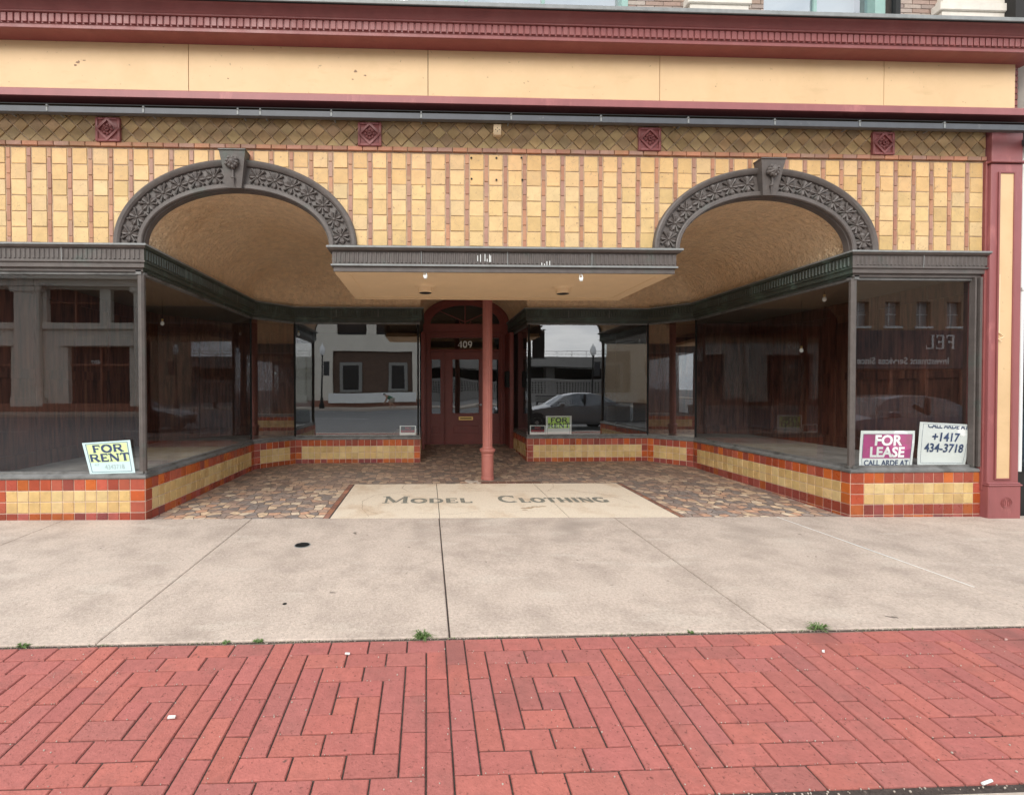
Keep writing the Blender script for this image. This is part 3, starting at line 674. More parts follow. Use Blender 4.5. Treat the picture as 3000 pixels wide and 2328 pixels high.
# ---------------- canopy over the entry
CX0, CX1, CYB = -.845, 2.790, 1.40
can = MB(); cp = [(CX0, CYB), (CX0, -.01), (CX1, -.01), (CX1, CYB)]
prof = [(-.02, 2.655), (.0, 2.655), (.0, 2.705), (.022, 2.709), (.022, 2.728), (.01, 2.732), (.01, 2.862), (.04, 2.868), (.06, 2.888), (.06, 2.906), (-.06, 2.914)]
sweep(can, cp, prof)
P = [Vector((*p, 0)) for p in cp]
for i in range(3):
    U = (P[i+1]-P[i]).normalized(); N = Vector((U.y, -U.x, 0)); Ls = (P[i+1]-P[i]).length; k = int(Ls/.046)
    for q in range(k):
        u = Ls*(q+.5)/k; w = .013; z0, z1 = 2.742, 2.852
        a = P[i]+U*(u-w)+N*.010; b = P[i]+U*(u+w)+N*.010; a2 = P[i]+U*(u-w*.5)+N*.019; b2 = P[i]+U*(u+w*.5)+N*.019
        f = lambda p, z: (p.x, p.y, z)
        can.face([f(a2, z0+.004), f(b2, z0+.004), f(b2, z1-.004), f(a2, z1-.004)])
        can.face([f(a, z0), f(a2, z0+.004), f(a2, z1-.004), f(a, z1)]); can.face([f(b2, z0+.004), f(b, z0), f(b, z1), f(b2, z1-.004)])
        can.face([f(a, z1), f(a2, z1-.004), f(b2, z1-.004), f(b, z1)]); can.face([f(a, z0), f(b, z0), f(b2, z0+.004), f(a2, z0+.004)])
cano = can.build('entry_canopy', 'bronze', B)
e = MB(); sweep(e, cp, [(.058, 2.889), (.0625, 2.889), (.0625, 2.908), (.045, 2.9125)], caps=False)
sweep(e, cp, [(.021, 2.7095), (.0245, 2.7095), (.0245, 2.7275), (.021, 2.7275)], caps=False)
for x in (.072, .98, 1.88): e.box(x-.003, x+.003, -.0365, -.030, 2.71, 2.868)
e.build('canopy_edge', 'edge', cano)
# soffit with inset bead
s = MB(); s.box(CX0+.003, CX1-.003, 0.012, CYB-.002, 2.6515, 2.72)
s.box(CX0+.004, CX1-.004, CYB-.03, CYB+.012, 2.640, 2.6505, ch=.003)
def bead(x0, y0, x1, y1, w=.012):
    s.box(min(x0, x1)-(w if x0 == x1 else 0), max(x0, x1)+(w if x0 == x1 else 0), min(y0, y1)-(w if y0 == y1 else 0), max(y0, y1)+(w if y0 == y1 else 0), 2.6455, 2.6512)
bead(CX0+.15, .12, CX0+.15, 1.28); bead(CX1-.15, .12, CX1-.15, 1.28); bead(CX0+.175, 1.28, CX1-.175, 1.28); 
so_ = s.build('soffit_panel', 'soffit', cano)
for x in (.112, 1.778):
    d = MB(); d.lathe([(.13, 2.652), (.128, 2.6485), (.10, 2.645), (.088, 2.63), (.083, 2.580), (.078, 2.572), (.074, 2.582)], (x, .66, 0), 28); do = d.build('downlight', 'soffit', so_, smooth=40)
    d = MB(); d.lathe([(.073, 2.5735), (.073, 2.5765)], (x, .66, 0), 24); d.build('lamp_opening', 'black', do)
for x, dz in ((.115, 0), (1.782, .015)):
    d = MB(); d.tube([(x-.012, .015, 2.655), (x-.02, .012, 2.615-dz), (x, .01, 2.595-dz), (x+.016, .012, 2.62-dz), (x+.004, .014, 2.655)], .006, 6); d.lathe([(.016, 2.59-dz), (.02, 2.605-dz), (.012, 2.625-dz)], (x, .012, 0), 10); d.build('hanger_hook', 'white', cano)
# white paint drips on the fascia
for x, z0, z1 in ((.665, 2.765, 2.825), (.695, 2.76, 2.835), (.742, 2.765, 2.84), (.765, 2.76, 2.79), (.79, 2.757, 2.835), (.802, 2.757, 2.825), (1.345, 2.725, 2.755), (1.375, 2.72, 2.745), (1.40, 2.725, 2.77), (1.43, 2.725, 2.775)):
    d = MB(); d.box(x-.0035, x+.0035, -.0325, -.029, z0, z1); d.build('paint_drip', 'white', cano)

# ---------------- stucco vault
SEG = [((XL, -1), (XL, 2.98)), ((XL, 2.98), (-2.27, YB)), ((-2.27, YB), (0, YB)), ((0, YB), (0, 6)), ((1.987, 6), (1.987, YB)), ((1.987, YB), (4.257, YB)), ((4.257, YB), (XR, 2.96)), ((XR, 2.96), (XR, -1))]
PB = [(CX0, -1), (CX0, CYB), (CX1, CYB), (CX1, -1)]
SEG2 = [(PB[0], PB[1]), (PB[1], PB[2]), (PB[2], PB[3])]
def sdist(x, y, s):
    (ax, ay), (bx, by) = s; dx, dy = bx-ax, by-ay; t = max(0, min(1, ((x-ax)*dx+(y-ay)*dy)/(dx*dx+dy*dy))); return math.hypot(x-ax-t*dx, y-ay-t*dy)
POLY = [(XL, 0), (XL, 2.98), (-2.27, YB), (0, YB), (0, 5.62), (1.987, 5.62), (1.987, YB), (4.257, YB), (XR, 2.96), (XR, 0)]
def inpoly(x, y, P):
    c = False
    for i in range(len(P)):
        (x0, y0), (x1, y1) = P[i], P[i-1]
        if (y0 > y) != (y1 > y) and x < (x1-x0)*(y-y0)/(y1-y0)+x0: c = not c
    return c
def vz(x, y):
    d = min(sdist(x, y, s) for s in SEG); d2 = min(sdist(x, y, s) for s in SEG2)
    ins = inpoly(x, y, POLY)
    if not ins: return 2.905
    if CX0 < x < CX1 and y < CYB: return 2.905
    R_ = .955
    def c(d): q = 1-min(d/R_, 1); return math.sqrt(max(0, 1-q*q))
    dd = min(d, d2+.0)
    return 2.905+.585*c(dd)
v = MB(); xs = []; x = XL-.04
def lin(a, b, n): return [a+(b-a)*k/n for k in range(n+1)]
# finer near the walls
xs = sorted(set([XL-.05, XL]+[XL+.95*(1-math.cos(math.pi/2*k/14)) for k in range(1, 15)]+lin(-1.85, CX0-.1, 12)+[CX0-.05, CX0-.02, CX0]+lin(CX0+.1, CX1-.1, 40)+[CX1, CX1+.02, CX1+.05]+lin(CX1+.1, 3.81, 12)+[XR-.955*(1-math.cos(math.pi/2*k/14)) for k in range(1, 15)]+[XR, XR+.05, 0., .004, .015, .04, .09, 1.897, 1.947, 1.972, 1.983, 1.987]))
ys = sorted(set(lin(.008, 2.4, 30)+[CYB+.01, CYB+.03]+[YB-.955*(1-math.cos(math.pi/2*k/16)) for k in range(0, 17)]+[YB-.002, YB+.05]+lin(YB+.06, 5.52, 20)))
for i in range(len(xs)-1):
    for k in range(len(ys)-1):
        xa, xb, ya, yb = xs[i], xs[i+1], ys[k], ys[k+1]; mx_, my_ = (xa+xb)/2, (ya+yb)/2
        if not inpoly(mx_, my_, [(XL-.06, 0), (XL-.06, 3.0), (-2.3, YB+.055), (0, YB+.055), (0, 5.53), (1.987, 5.53), (1.987, YB+.055), (4.28, YB+.055), (XR+.06, 3.0), (XR+.06, 0)]): continue
        if CX0+.02 < mx_ < CX1-.02 and my_ < CYB-.02: continue
        v.face([(p, q, vz(p, q)) for p, q in ((xa, ya), (xb, ya), (xb, yb), (xa, yb))])
v.build('stucco_vault', 'stucco', B, smooth=30, merge=True)
# vertical stucco above the vestibule cornice is part of the vault; dark void above is closed by a roof sheet
r_ = MB(); r_.box(-4.6, 6.3, .11, 6.2, 4.6, 4.7); r_.build('floor_slab', 'dark', B)

# ---------------- column
col = MB(); cxx, cyy = 1.045, 2.06; zb = gz(cxx, cyy)
col.lathe([(.100, zb-.01), (.100, zb+.03), (.092, zb+.04), (.091, zb+.36), (.094, zb+.368), (.094, zb+.375), (.092, zb+.382), (.098, zb+.405), (.116, zb+.425), (.120, zb+.445), (.116, zb+.462), (.09, zb+.474), (.08, zb+.49)], (cxx, cyy, 0), 36)
cb = col.build('column_base', 'colred', None, smooth=40)
sh = MB(); sh.lathe([(.078, zb+.47), (.0745, zb+.50), (.0745, zb+1.6), (.072, 3.5)], (cxx, cyy, 0), 96, mod=lambda k, h: (1.0 if k % 6 in (0, 1) else .945 if k % 6 in (3, 4) else .965) if h > zb+.48 else 1)
cs = sh.build('column', 'colred', B, smooth=25); cb.parent = cs; cb.matrix_parent_inverse = parent_inv(cs)

# ---------------- entrance at y = 5.5
DY = 5.5
def holed(m, x0, x1, z0, z1, holes, y, depth=.04, thick=True):
    X = sorted(set([x0, x1]+[h[0] for h in holes]+[h[1] for h in holes])); Z = sorted(set([z0, z1]+[h[2] for h in holes]+[h[3] for h in holes]))
    for a, b in zip(X, X[1:]):
        for c, d in zip(Z, Z[1:]):
            mx_, mz = (a+b)/2, (c+d)/2
            if any(h[0] < mx_ < h[1] and h[2] < mz < h[3] for h in holes): continue
            m.face([(a, y, c), (b, y, c), (b, y, d), (a, y, d)])
    for h in holes:
        a, b, c, d = h
        m.face([(a, y, c), (a, y+depth, c), (a, y+depth, d), (a, y, d)]); m.face([(b, y, c), (b, y+depth, c), (b, y+depth, d), (b, y, d)])
        m.face([(a, y, c), (b, y, c), (b, y+depth, c), (a, y+depth, c)]); m.face([(a, y, d), (b, y, d), (b, y+depth, d), (a, y+depth, d)])
def frame_ring(m, x0, x1, z0, z1, w, y, d):   # raised moulding round an opening
    m.box(x0-w, x0, y-d, y-.0005, z0-w, z1+w, ch=.003); m.box(x1, x1+w, y-d, y-.0005, z0-w, z1+w, ch=.003); m.box(x0+.0005, x1-.0005, y-d, y-.0005, z1, z1+w, ch=.003); m.box(x0+.0005, x1-.0005, y-d, y-.0005, z0-w, z0, ch=.003)
m = MB()
holed(m, .0, 1.99, .14, 2.884, [(.213, 1.764, 2.317, 2.572), (.205, .512, .165, 2.255), (.549, 1.432, .165, 2.255), (1.470, 1.775, .165, 2.255)], DY-.05, .05)
# arched head: ring between outer ellipse and fanlight opening
n = 40
for k in range(n):
    t0, t1 = math.pi*k/n, math.pi*(k+1)/n
    f = lambda a, b, t, y, zo=2.884: (.99+a*math.cos(t), y, zo+b*math.sin(t))
    m.face([f(.78, .42, t0, DY-.05), f(.78, .42, t1, DY-.05), f(1.0, .62, t1, DY-.05), f(1.0, .62, t0, DY-.05)])
    m.face([f(.78, .42, t0, DY-.05), f(.78, .42, t1, DY-.05), f(.78, .42, t1, DY), f(.78, .42, t0, DY)])
    m.face([f(.90, .52, t0, DY-.075), f(.90, .52, t1, DY-.075), f(.985, .585, t1, DY-.075), f(.985, .585, t0, DY-.075)])
    m.face([f(.90, .52, t0, DY-.075), f(.90, .52, t1, DY-.075), f(.90, .52, t1, DY-.05), f(.90, .52, t0, DY-.05)])
m.box(.205, 1.775, DY-.08, DY-.0505, 2.655, 2.70, ch=.006); m.box(.205, 1.775, DY-.07, DY-.0505, 2.255, 2.285, ch=.004)
m.box(.12, .20, DY-.075, DY-.0505, .15, 2.68, ch=.006); m.box(1.78, 1.86, DY-.075, DY-.0505, .15, 2.68, ch=.006)
m.box(.516, .546, DY-.075, DY-.0505, .15, 2.255, ch=.005); m.box(1.436, 1.466, DY-.075, DY-.0505, .15, 2.255, ch=.005)
frame_ring(m, .213, 1.764, 2.317, 2.572, .022, DY-.05, .012)
ent = m.build('entrance_surround', 'doorred', B)
# fanlight
g = MB(); pts = [(.99+.785*math.cos(math.pi*k/30), 2.88+.425*math.sin(math.pi*k/30)) for k in range(31)]; g.face([(a, DY-.01, b) for a, b in pts]); fl = g.build('fanlight', 'fanglass', ent)
g = MB(); g.box(.978, 1.002, DY-.04, DY-.012, 2.885, 3.30)
for s_ in (-1, 1): g.tube([(.99, DY-.03, 2.93), (.99+s_*.56, DY-.03, 3.17)], .011, 6)
g.tube([(.99+.13*math.cos(math.pi*k/12), DY-.032, 2.93+.09*math.sin(-math.pi*k/12)+.02) for k in range(13)], .009, 6); g.build('muntins', 'doorred', fl)
g = MB(); g.face([(.2, DY-.012, 2.31), (1.78, DY-.012, 2.31), (1.78, DY-.012, 2.58), (.2, DY-.012, 2.58)]); tr = g.build('transom_light', 'doorglass', ent)
g = MB(); stroke_text(g, '409', .822, 2.353, .146, .030, lambda a, b, l_: (a, DY-.018-l_, b), sx=1.02, serif=.13); g.build('house_number', 'white', tr)
# sidelights and door
def leaf(name, x0, x1, gx0, gx1, gz0, gz1, px0, px1):
    m = MB(); y = DY-.035
    holed(m, x0, x1, .168, 2.252, [(gx0, gx1, gz0, gz1), (px0, px1, .395, .607)], y, .02)
    m.face([(px0, y+.012, .395), (px1, y+.012, .395), (px1, y+.012, .607), (px0, y+.012, .607)])
    m.box(px0+.03, px1-.03, y-.0, y+.011, .425, .577, ch=.005)
    frame_ring(m, gx0, gx1, gz0, gz1, .014, y, .008)
    o = m.build(name, 'doorred', ent)
    g = MB(); g.face([(gx0, y+.015, gz0), (gx1, y+.015, gz0), (gx1, y+.015, gz1), (gx0, y+.015, gz1)]); g.build('glass_pane', 'doorglass', o)
    return o
leaf('sidelight', .207, .510, .235, .432, .865, 2.085, .225, .438); leaf('sidelight', 1.472, 1.773, 1.548, 1.745, .865, 2.085, 1.542, 1.755)
dr = leaf('door', .551, 1.430, .707, 1.300, .875, 2.086, .70, 1.316)
m = MB(); m.box(.843, 1.166, DY-.048, DY-.0355, .717, .797, ch=.004); ms = m.build('mail_slot', 'gold', dr)
m = MB(); m.box(.875, 1.134, DY-.0505, DY-.0485, .745, .769); m.build('slot_flap', 'black', ms)
m = MB(); m.lathe([(.022, -.0), (.022, -.01), (.01, -.012), (.01, -.045)], (1.345, DY-.035, 1.06), 14, 'Y'); m.tube([(1.345, DY-.078, 1.06), (1.30, DY-.08, 1.065), (1.25, DY-.078, 1.058)], [.011, .009, .008], 8); m.build('door_handle', 'rim', dr)
m = MB(); m.box(.2, 1.80, DY-.12, DY-.04, .12, .166, ch=.004); m.build('threshold', 'edge', ent)
for a, b in ((.004, .07), (1.90, 1.983)): m = MB(); m.box(a, b, DY-.6, DY-.05, .1, 2.63); m.build('entry_return', 'doorred', ent)
m = MB(); m.box(1.80, 1.895, 4.86, 4.99, 1.45, 1.80, ch=.015); m.box(1.795, 1.80, 4.875, 4.975, 1.66, 1.70); m.build('letter_box', 'black', B)

# ---------------- display interiors
def display(side):
    if side == 'L':
        poly = [(-4.45, -.02), (XL+.05, -.02), (XL+.05, 2.9), (-2.3, YB+.04), (-.03, YB+.04), (-.03, 5.5), (-.55, 5.5), (-.55, 4.15), (-3.60, 4.15), (-4.45, 3.1)]
        poly = [(-4.45, .03), (XL-.03, .03), (XL-.03, 3.0), (-2.3, YB+.03), (-.03, YB+.03), (-.03, 5.5), (-.55, 5.5), (-.55, 4.15), (-3.60, 4.15), (-4.45, 3.1)]
        wall = [(-4.45, .03), (-4.45, 3.1), (-3.60, 4.15), (-2.45, 4.15)]; dk = [(-2.45, 4.15), (-2.45, 5.6), (-.55, 5.6)]
    else:
        poly = [(6.40, .03), (XR+.03, .03), (XR+.03, 2.98), (4.28, YB+.03), (2.02, YB+.03), (2.02, 5.5), (2.55, 5.5), (2.55, 4.15), (4.9, 4.15), (6.40, 3.85)]
        wall = [(6.40, .03), (6.40, 3.85), (4.9, 4.15), (4.5, 4.15)]; dk = [(4.5, 4.15), (4.5, 5.6), (2.55, 5.6)]
    f = MB(); f.prism(poly, lambda x, y: (x, y, .53), lambda x, y: (x, y, .40)); fo = f.build('display_floor', 'dispfloor', B)
    c = MB(); P0 = [(-4.6, 0.02), (XL-.02, .02), (XL-.02, 3), (-2.3, YB+.02), (-.02, YB+.02), (-.02, 5.7), (-4.6, 5.7)] if side == 'L' else [(6.45, .02), (XR+.02, .02), (XR+.02, 3), (4.28, YB+.02), (2.01, YB+.02), (2.01, 5.7), (6.45, 5.7)]
    c.prism(P0, lambda x, y: (x, y, 2.70), lambda x, y: (x, y, 2.80)); c.build('display_ceiling', 'stucco' if 0 else 'dceil', B)
    w = MB()
    for a, b in zip(wall, wall[1:]):
        A, B_ = Vector(a), Vector(b); Ls = (B_-A).length; U = (B_-A).normalized(); n = Vector((U.y, -U.x))
        if side == 'R': n = -n
        if n.dot(Vector((1, 2))-A) < 0: n = -n
        w.face([(*A, .52), (*B_, .52), (*B_, 2.71), (*A, 2.71)])
        k = max(1, round(Ls/.62))
        for q in range(k):
            for (u0, u1, z0, z1, d) in ((q*Ls/k+.01, q*Ls/k+.10, .53, 2.70, .022), (q*Ls/k+.10, (q+1)*Ls/k, .531, .70, .018), (q*Ls/k+.10, (q+1)*Ls/k, 1.55, 1.66, .018), (q*Ls/k+.10, (q+1)*Ls/k, 2.52, 2.69, .018)):
                p = [A+U*u0, A+U*u1, A+U*u1+n*d, A+U*u0+n*d]
                w.prism([(v.x, v.y) for v in p], lambda x, y: (x, y, z0), lambda x, y: (x, y, z1))
    w.build('display_backing', 'wood', B)
    d = MB()
    for a, b in zip(dk, dk[1:]): d.face([(*a, .3), (*b, .3), (*b, 2.72), (*a, 2.72)])
    d.build('dark_backing', 'dark', B)
display('L'); display('R')
m = MB(); m.box(-.6, 2.6, 5.62, 5.7, 0, 3.6); m.box(-.58, -.04, 5.45, 5.62, .3, 2.9); m.box(2.03, 2.6, 5.45, 5.62, .3, 2.9); m.build('rear_wall', 'dark', B)
for a, b, c in ((-4.75, -4.5, .02), (6.42, 6.6, .12)): m = MB(); m.box(a, b, c, 6.0, 0, 4.6); m.build('party_wall', 'dark', B)
m = MB(); m.box(-4.6, -4.36, -.02, .1, -.1, 2.9, ch=.004); m.build('window_jamb', 'bronze', B)

# ---------------- upper fascia, mouldings, gutter, crown
m = MB(); seams = [-4.75, -2.296, .146, 2.596, 5.051, 6.53]
for a, b in zip(seams, seams[1:]): m.box(a+.003, b-.003, -.05, -.002, 4.33, 4.94, ch=.002)
m.build('fascia_board', 'cream', B)
m = MB(); m.box(-4.9, 6.5, .002, .09, 4.45, 5.25); m.build('fascia_backing', 'dark', B)
for x, z, r in ((-3.39, 4.73, .035), (-3.33, 4.75, .02), (-3.42, 4.70, .02), (-.60, 4.70, .03), (-.50, 4.66, .022), (-.63, 4.62, .015), (1.15, 4.62, .012), (-1.9, 4.60, .012), (3.2, 4.63, .012)):
    m = MB(); n_ = 9; pts = [(x+r*math.cos(k*6.283/n_)*random.uniform(.25, 1), z+r*.6*math.sin(k*6.283/n_)*random.uniform(.25, 1)) for k in range(n_)]
    m.prism(pts, lambda a, b: (a, -.0515, b), lambda a, b: (a, -.0499, b)); m.build('peeled_paint', 'crackbrown', B)
m = MB(); sweep(m, [(-4.9, 0), (6.69, 0)], [(.0, 4.325), (.148, 4.322), (.160, 4.326), (.160, 4.392), (.15, 4.398), (.05, 4.468), (0, 4.468)]); m.build('lower_moulding', 'maroonpale', B)
m = MB(); sweep(m, [(-4.9, 0), (6.73, 0)], [(.165, 4.132), (.215, 4.126), (.222, 4.130), (.222, 4.184), (.165, 4.188), (.165, 4.132)])
m.box(6.60, 6.80, -.20, -.02, 4.06, 4.125, ch=.01)
gt = m.build('gutter', 'gutter', B)
for x in (-4.56, -4.039, -3.565, -2.646, -1.734, -1.515, -.817, .076, .984, 1.901, 2.806, 3.715, 4.618, 5.533, 6.441):
    m = MB(); m.box(x-.008, x+.008, -.2265, -.2225, 4.134, 4.196, ch=.001); m.box(x-.007, x+.007, -.2265, -.001, 4.192, 4.198); m.tube([(x, -.229, 4.176), (x, -.222, 4.182)], .011, 6); m.build('gutter_strap', 'edge', gt)
m = MB(); m.box(-4.9, 6.6, -.168, -.002, 4.236, 4.243); m.box(-4.9, 6.6, -.03, -.002, 4.2435, 4.32); m.tube([(-4.9, -.03, 4.228), (0, -.03, 4.220), (6.6, -.03, 4.226)], .010, 6); m.build('gutter_gap_shade', 'black', gt)  # black boards added to darken the gap and keep light off the frieze
m = MB()
cprof = [(0, 4.936), (.205, 4.936), (.220, 4.940), (.220, 4.974), (.226, 4.977), (.226, 5.069), (.242, 5.071), (.248, 5.074), (.250, 5.082), (.246, 5.088), (.252, 5.094), (.260, 5.106), (.272, 5.125), (.295, 5.150), (.325, 5.168), (.333, 5.166), (.340, 5.150)]
cpath = [(-4.9, 0), (6.64, 0)]
sweep(m, cpath, cprof)
for k in range(int(11.5/.0645)):
    x = -4.88+k*.0645
    m.box(x, x+.050, -.239, -.2255, 4.982, 5.066, ch=.004)
m.build('crown_cornice', 'maroon', B, smooth=28)
m = MB(); sweep(m, cpath, [(.336, 5.155), (.352, 5.145), (.358, 5.149), (.358, 5.185), (.33, 5.195), (-.3, 5.30)]); m.build('crown_flashing', 'edge', B)
m = MB(); sweep(m, [(-4.9, 0), (6.6, 0)], [(.330, 5.158), (.337, 5.140), (.350, 5.140), (.352, 5.1455)]); m.build('drip_edge', 'black', B)

# ---------------- right pilaster
m = MB(); m.box(6.262, 6.618, -.06, .1, .38, 3.86, ch=.006); 
m.box(6.250, 6.618, -.085, .1, -.03, .355, ch=.008); m.box(6.243, 6.626, -.095, .1, .355, .372, ch=.005); m.box(6.254, 6.62, -.08, .1, .372, .39, ch=.005)
m.box(6.240, 6.645, -.085, .1, 3.866, 3.886, ch=.004); m.box(6.268, 6.618, -.058, .1, 3.886, 4.235, ch=.005)
pi = m.build('pilaster', 'maroonpale', B)
m = MB(); frame_ring(m, 6.351, 6.507, .437, 3.752, .018, -.06, .014); m.build('panel_moulding', 'maroon', pi)
m = MB(); m.box(6.351, 6.507, -.064, -.0605, .437, 3.752); m.build('pilaster_panel', 'cream', pi)
# faint oval emblem on the plinth
m = MB()
for rr in (.062, .050): m.tube([(6.45+rr*math.cos(a*math.pi/14), -.087, .17+rr*math.sin(a*math.pi/14)) for a in range(29)], .0022, 5)
for s_ in (-1, 1): m.tube([(6.45+.016*s_, -.087, .205), (6.45+.010*s_, -.087, .17), (6.45+.016*s_, -.087, .135)], .0028, 5); m.tube([(6.45+.03*s_, -.087, .20), (6.45+.035*s_, -.087, .17), (6.45+.03*s_, -.087, .14)], .0025, 5)
m.build('cast_emblem', 'maroon', pi)
# broken metal bracket on the panel
m = MB(); m.box(6.352, 6.363, -.072, -.065, 2.02, 2.66); m.tube([(6.355, -.068, 2.03), (6.40, -.08, 1.985), (6.365, -.075, 1.96)], .007, 5); m.tube([(6.35, -.07, 1.96), (6.372, -.085, 1.93)], .006, 5); m.build('metal_strip', 'soffit', pi)

# ---------------- upper storey (a strip of it shows above the crown)
m = MB(); UY = .30
def ubr(x0, x1, z0=5.25, z1=8.2):
    z = z0; r_ = 0
    m.box(x0, x1, UY+.004, UY+.2, z0, z1, (.16, .13, .11))
    while z < z1-.03:
        x = x0-(.1 if r_ % 2 else 0)
        while x < x1:
            a, b = max(x, x0), min(x+.205, x1)
            if b-a > .02: m.tile(Vector((0, UY+.004, 0)), Vector((1, 0, 0)), Vector((0, -1, 0)), [(a+.004, z+.003), (b-.004, z+.003), (b-.004, z+.047), (a+.004, z+.047)], .008, .003, jit(random.choice([(.33, .26, .22), (.28, .22, .19), (.38, .31, .27), (.30, .21, .17)]), .12))
            x += .205
        z += .05; r_ += 1
ubr(2.40, 3.98, 5.25, 6.6); ubr(5.53, 7.02, 5.25, 6.6)
m.box(-4.9, -.3, UY, UY+.2, 5.25, 6.6, (.3, .24, .2)); m.box(-4.9, 7.02, UY+.001, UY+.2, 6.602, 9.5, (.3, .24, .2))
m.build('upper_wall', 'ubrick', B)
for x0, x1 in ((3.035, 3.76), (5.95, 6.78)):
    m = MB(); m.box(x0, x1, UY-.12, UY-.002, 5.70, 5.80, ch=.01); m.box(x0+.05, x1-.05, UY-.10, UY-.002, 5.8005, 5.86, ch=.01); m.box(x0+.08, x1-.08, UY-.08, UY-.002, 5.8605, 6.6); m.box(x0+.03, x1-.03, UY-.10, UY-.002, 5.4, 5.6995)
    m.build('pilaster_stone', 'stone', B)
for x0, x1, t0 in ((-.30, 2.33, 2.33), (3.98, 5.28, 5.28)):
    g = MB(); g.face([(x0, UY+.08, 5.3), (x1, UY+.08, 5.3), (x1, UY+.08, 6.6), (x0, UY+.08, 6.6)]); uw = g.build('upper_window', 'skyglass', B)
    g = MB(); g.box(t0, t0+.07 if t0 < 3 else t0+.12, UY-.02, UY+.12, 5.3, 6.6, ch=.005)
    for q in range(1, 3 if t0 < 3 else 2): xx = x0+(x1-x0)*q/(3 if t0 < 3 else 2); g.box(xx-.02, xx+.02, UY+.05, UY+.079, 5.3, 6.6, ch=.004)
    g.build('window_frame', 'teal', uw)
    g = MB(); g.face([(x0-.1, UY+.35, 5.2), (x1+.1, UY+.35, 5.2), (x1+.1, UY+.35, 6.7), (x0-.1, UY+.35, 6.7)]); g.build('window_blind', 'grey', uw)
m = MB(); m.tube([(5.49, UY-.05, 5.3), (5.49, UY-.05, 6.6)], .04, 10); m.build('drain_pipe', 'black', B)

# ---------------- neighbour on the right
NB = thing('neighbour_building', 'dark shopfront with pale downpipe seen at the right edge beside the pilaster', 'building', (8.5, .1, 0))
m = MB(); m.box(6.72, 11.5, .10, 5.5, -.05, 8.5); m.build('wall', 'dark', NB)
m = MB()
z = -.0
while z < 5.2:
    m.box(6.628, 6.665, .03, .09, z, z+.055, jit((.20, .07, .06), .2)); z += .065
m.build('brick_edge', 'ubrick', NB)
m = MB(); m.tube([(6.700, .0, 0.5), (6.700, .0, 4.1)], .022, 12); m.box(6.673, 6.73, -.03, .05, 2.5, 2.53); m.build('downpipe', 'white', NB, smooth=40)
m = MB(); m.box(6.85, 9.6, .06, .099, .5, 3.2); m.build('shop_window', 'skyglass', NB)
m = MB(); m.box(6.74, 11.3, -.02, .10, 4.35, 5.1, ch=.01); m.build('sign_band', 'stone', NB)

# ================================================================ GROUND
# entry floor
f = MB(); 
def sheet(m, x0, x1, y0, y1, nx, ny, dz=0, fn=gz):
    for i in range(nx):
        for k in range(ny):
            a, b = x0+(x1-x0)*i/nx, x0+(x1-x0)*(i+1)/nx; c, d = y0+(y1-y0)*k/ny, y0+(y1-y0)*(k+1)/ny
            m.face([(p, q, fn(p, q)+dz) for p, q in ((a, c), (b, c), (b, d), (a, d))])
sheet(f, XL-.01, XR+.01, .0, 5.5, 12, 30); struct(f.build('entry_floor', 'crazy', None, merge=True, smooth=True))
# brick borders beside the slab and square patch tiles
SX0, SX1, SY0, SY1 = -.905, 2.880, .035, 1.70
f = MB()
for s_, xx in ((0, SX0-.075), (1, SX1+.012)):
    y = .03
    while y < SY1:
        z = gz(xx, y)
        f.box(xx, xx+.058, y+.003, min(y+.19, SY1)-.003, z-.01, z+.006, jit(random.choice([(.34, .16, .10), (.27, .14, .10), (.22, .11, .08)]), .15)); y += .19
struct(f.build('brick_border', 'paver', None))
# terrazzo name slab: three panels with dividing joints
f = MB(); cuts0 = [SX0, .262, 1.665, SX1]; cuts1 = [SX0, .255, 1.69, SX1]
for a, b in zip(cuts0, cuts0[1:]):
    g_ = .004
    pts = [(a+g_, SY0), (b-g_, SY0), (b-g_, SY1), (a+g_, SY1)]
    n = 4
    for i in range(n):
        for k in range(3):
            x0, x1 = a+g_+(b-a-2*g_)*i/n, a+g_+(b-a-2*g_)*(i+1)/n; y0, y1 = SY0+(SY1-SY0)*k/3, SY0+(SY1-SY0)*(k+1)/3
            f.face([(p, q, gz(p, q)+.009) for p, q in ((x0, y0), (x1, y0), (x1, y1), (x0, y1))])
    for (p0, p1) in ((pts[0], pts[1]), (pts[1], pts[2]), (pts[2], pts[3]), (pts[3], pts[0])):
        f.face([(*p0, gz(*p0)+.009), (*p1, gz(*p1)+.009), (*p1, gz(*p1)-.01), (*p0, gz(*p0)-.01)])
slab = struct(f.build('terrazzo_slab', 'slab', None))
f = MB(); sheet(f, SX0-.08, SX1+.08, .028, SY1+.02, 4, 4, dz=.0035); jl = f.build('slab_bedding', 'joint', slab)
g = MB()
fz = lambda a, b, l_: (a, b, gz(a, b)+.0105+l_*.5)
stroke_text(g, 'MODEL', -.425, .645, .33, .052, fz, sx=1.02, serif=.13, small=.66)
stroke_text(g, 'CLOTHING', 1.01, .655, .33, .052, fz, sx=.84, serif=.13, small=.66)
g.build('inlaid_lettering', 'letter', slab)
g = MB()
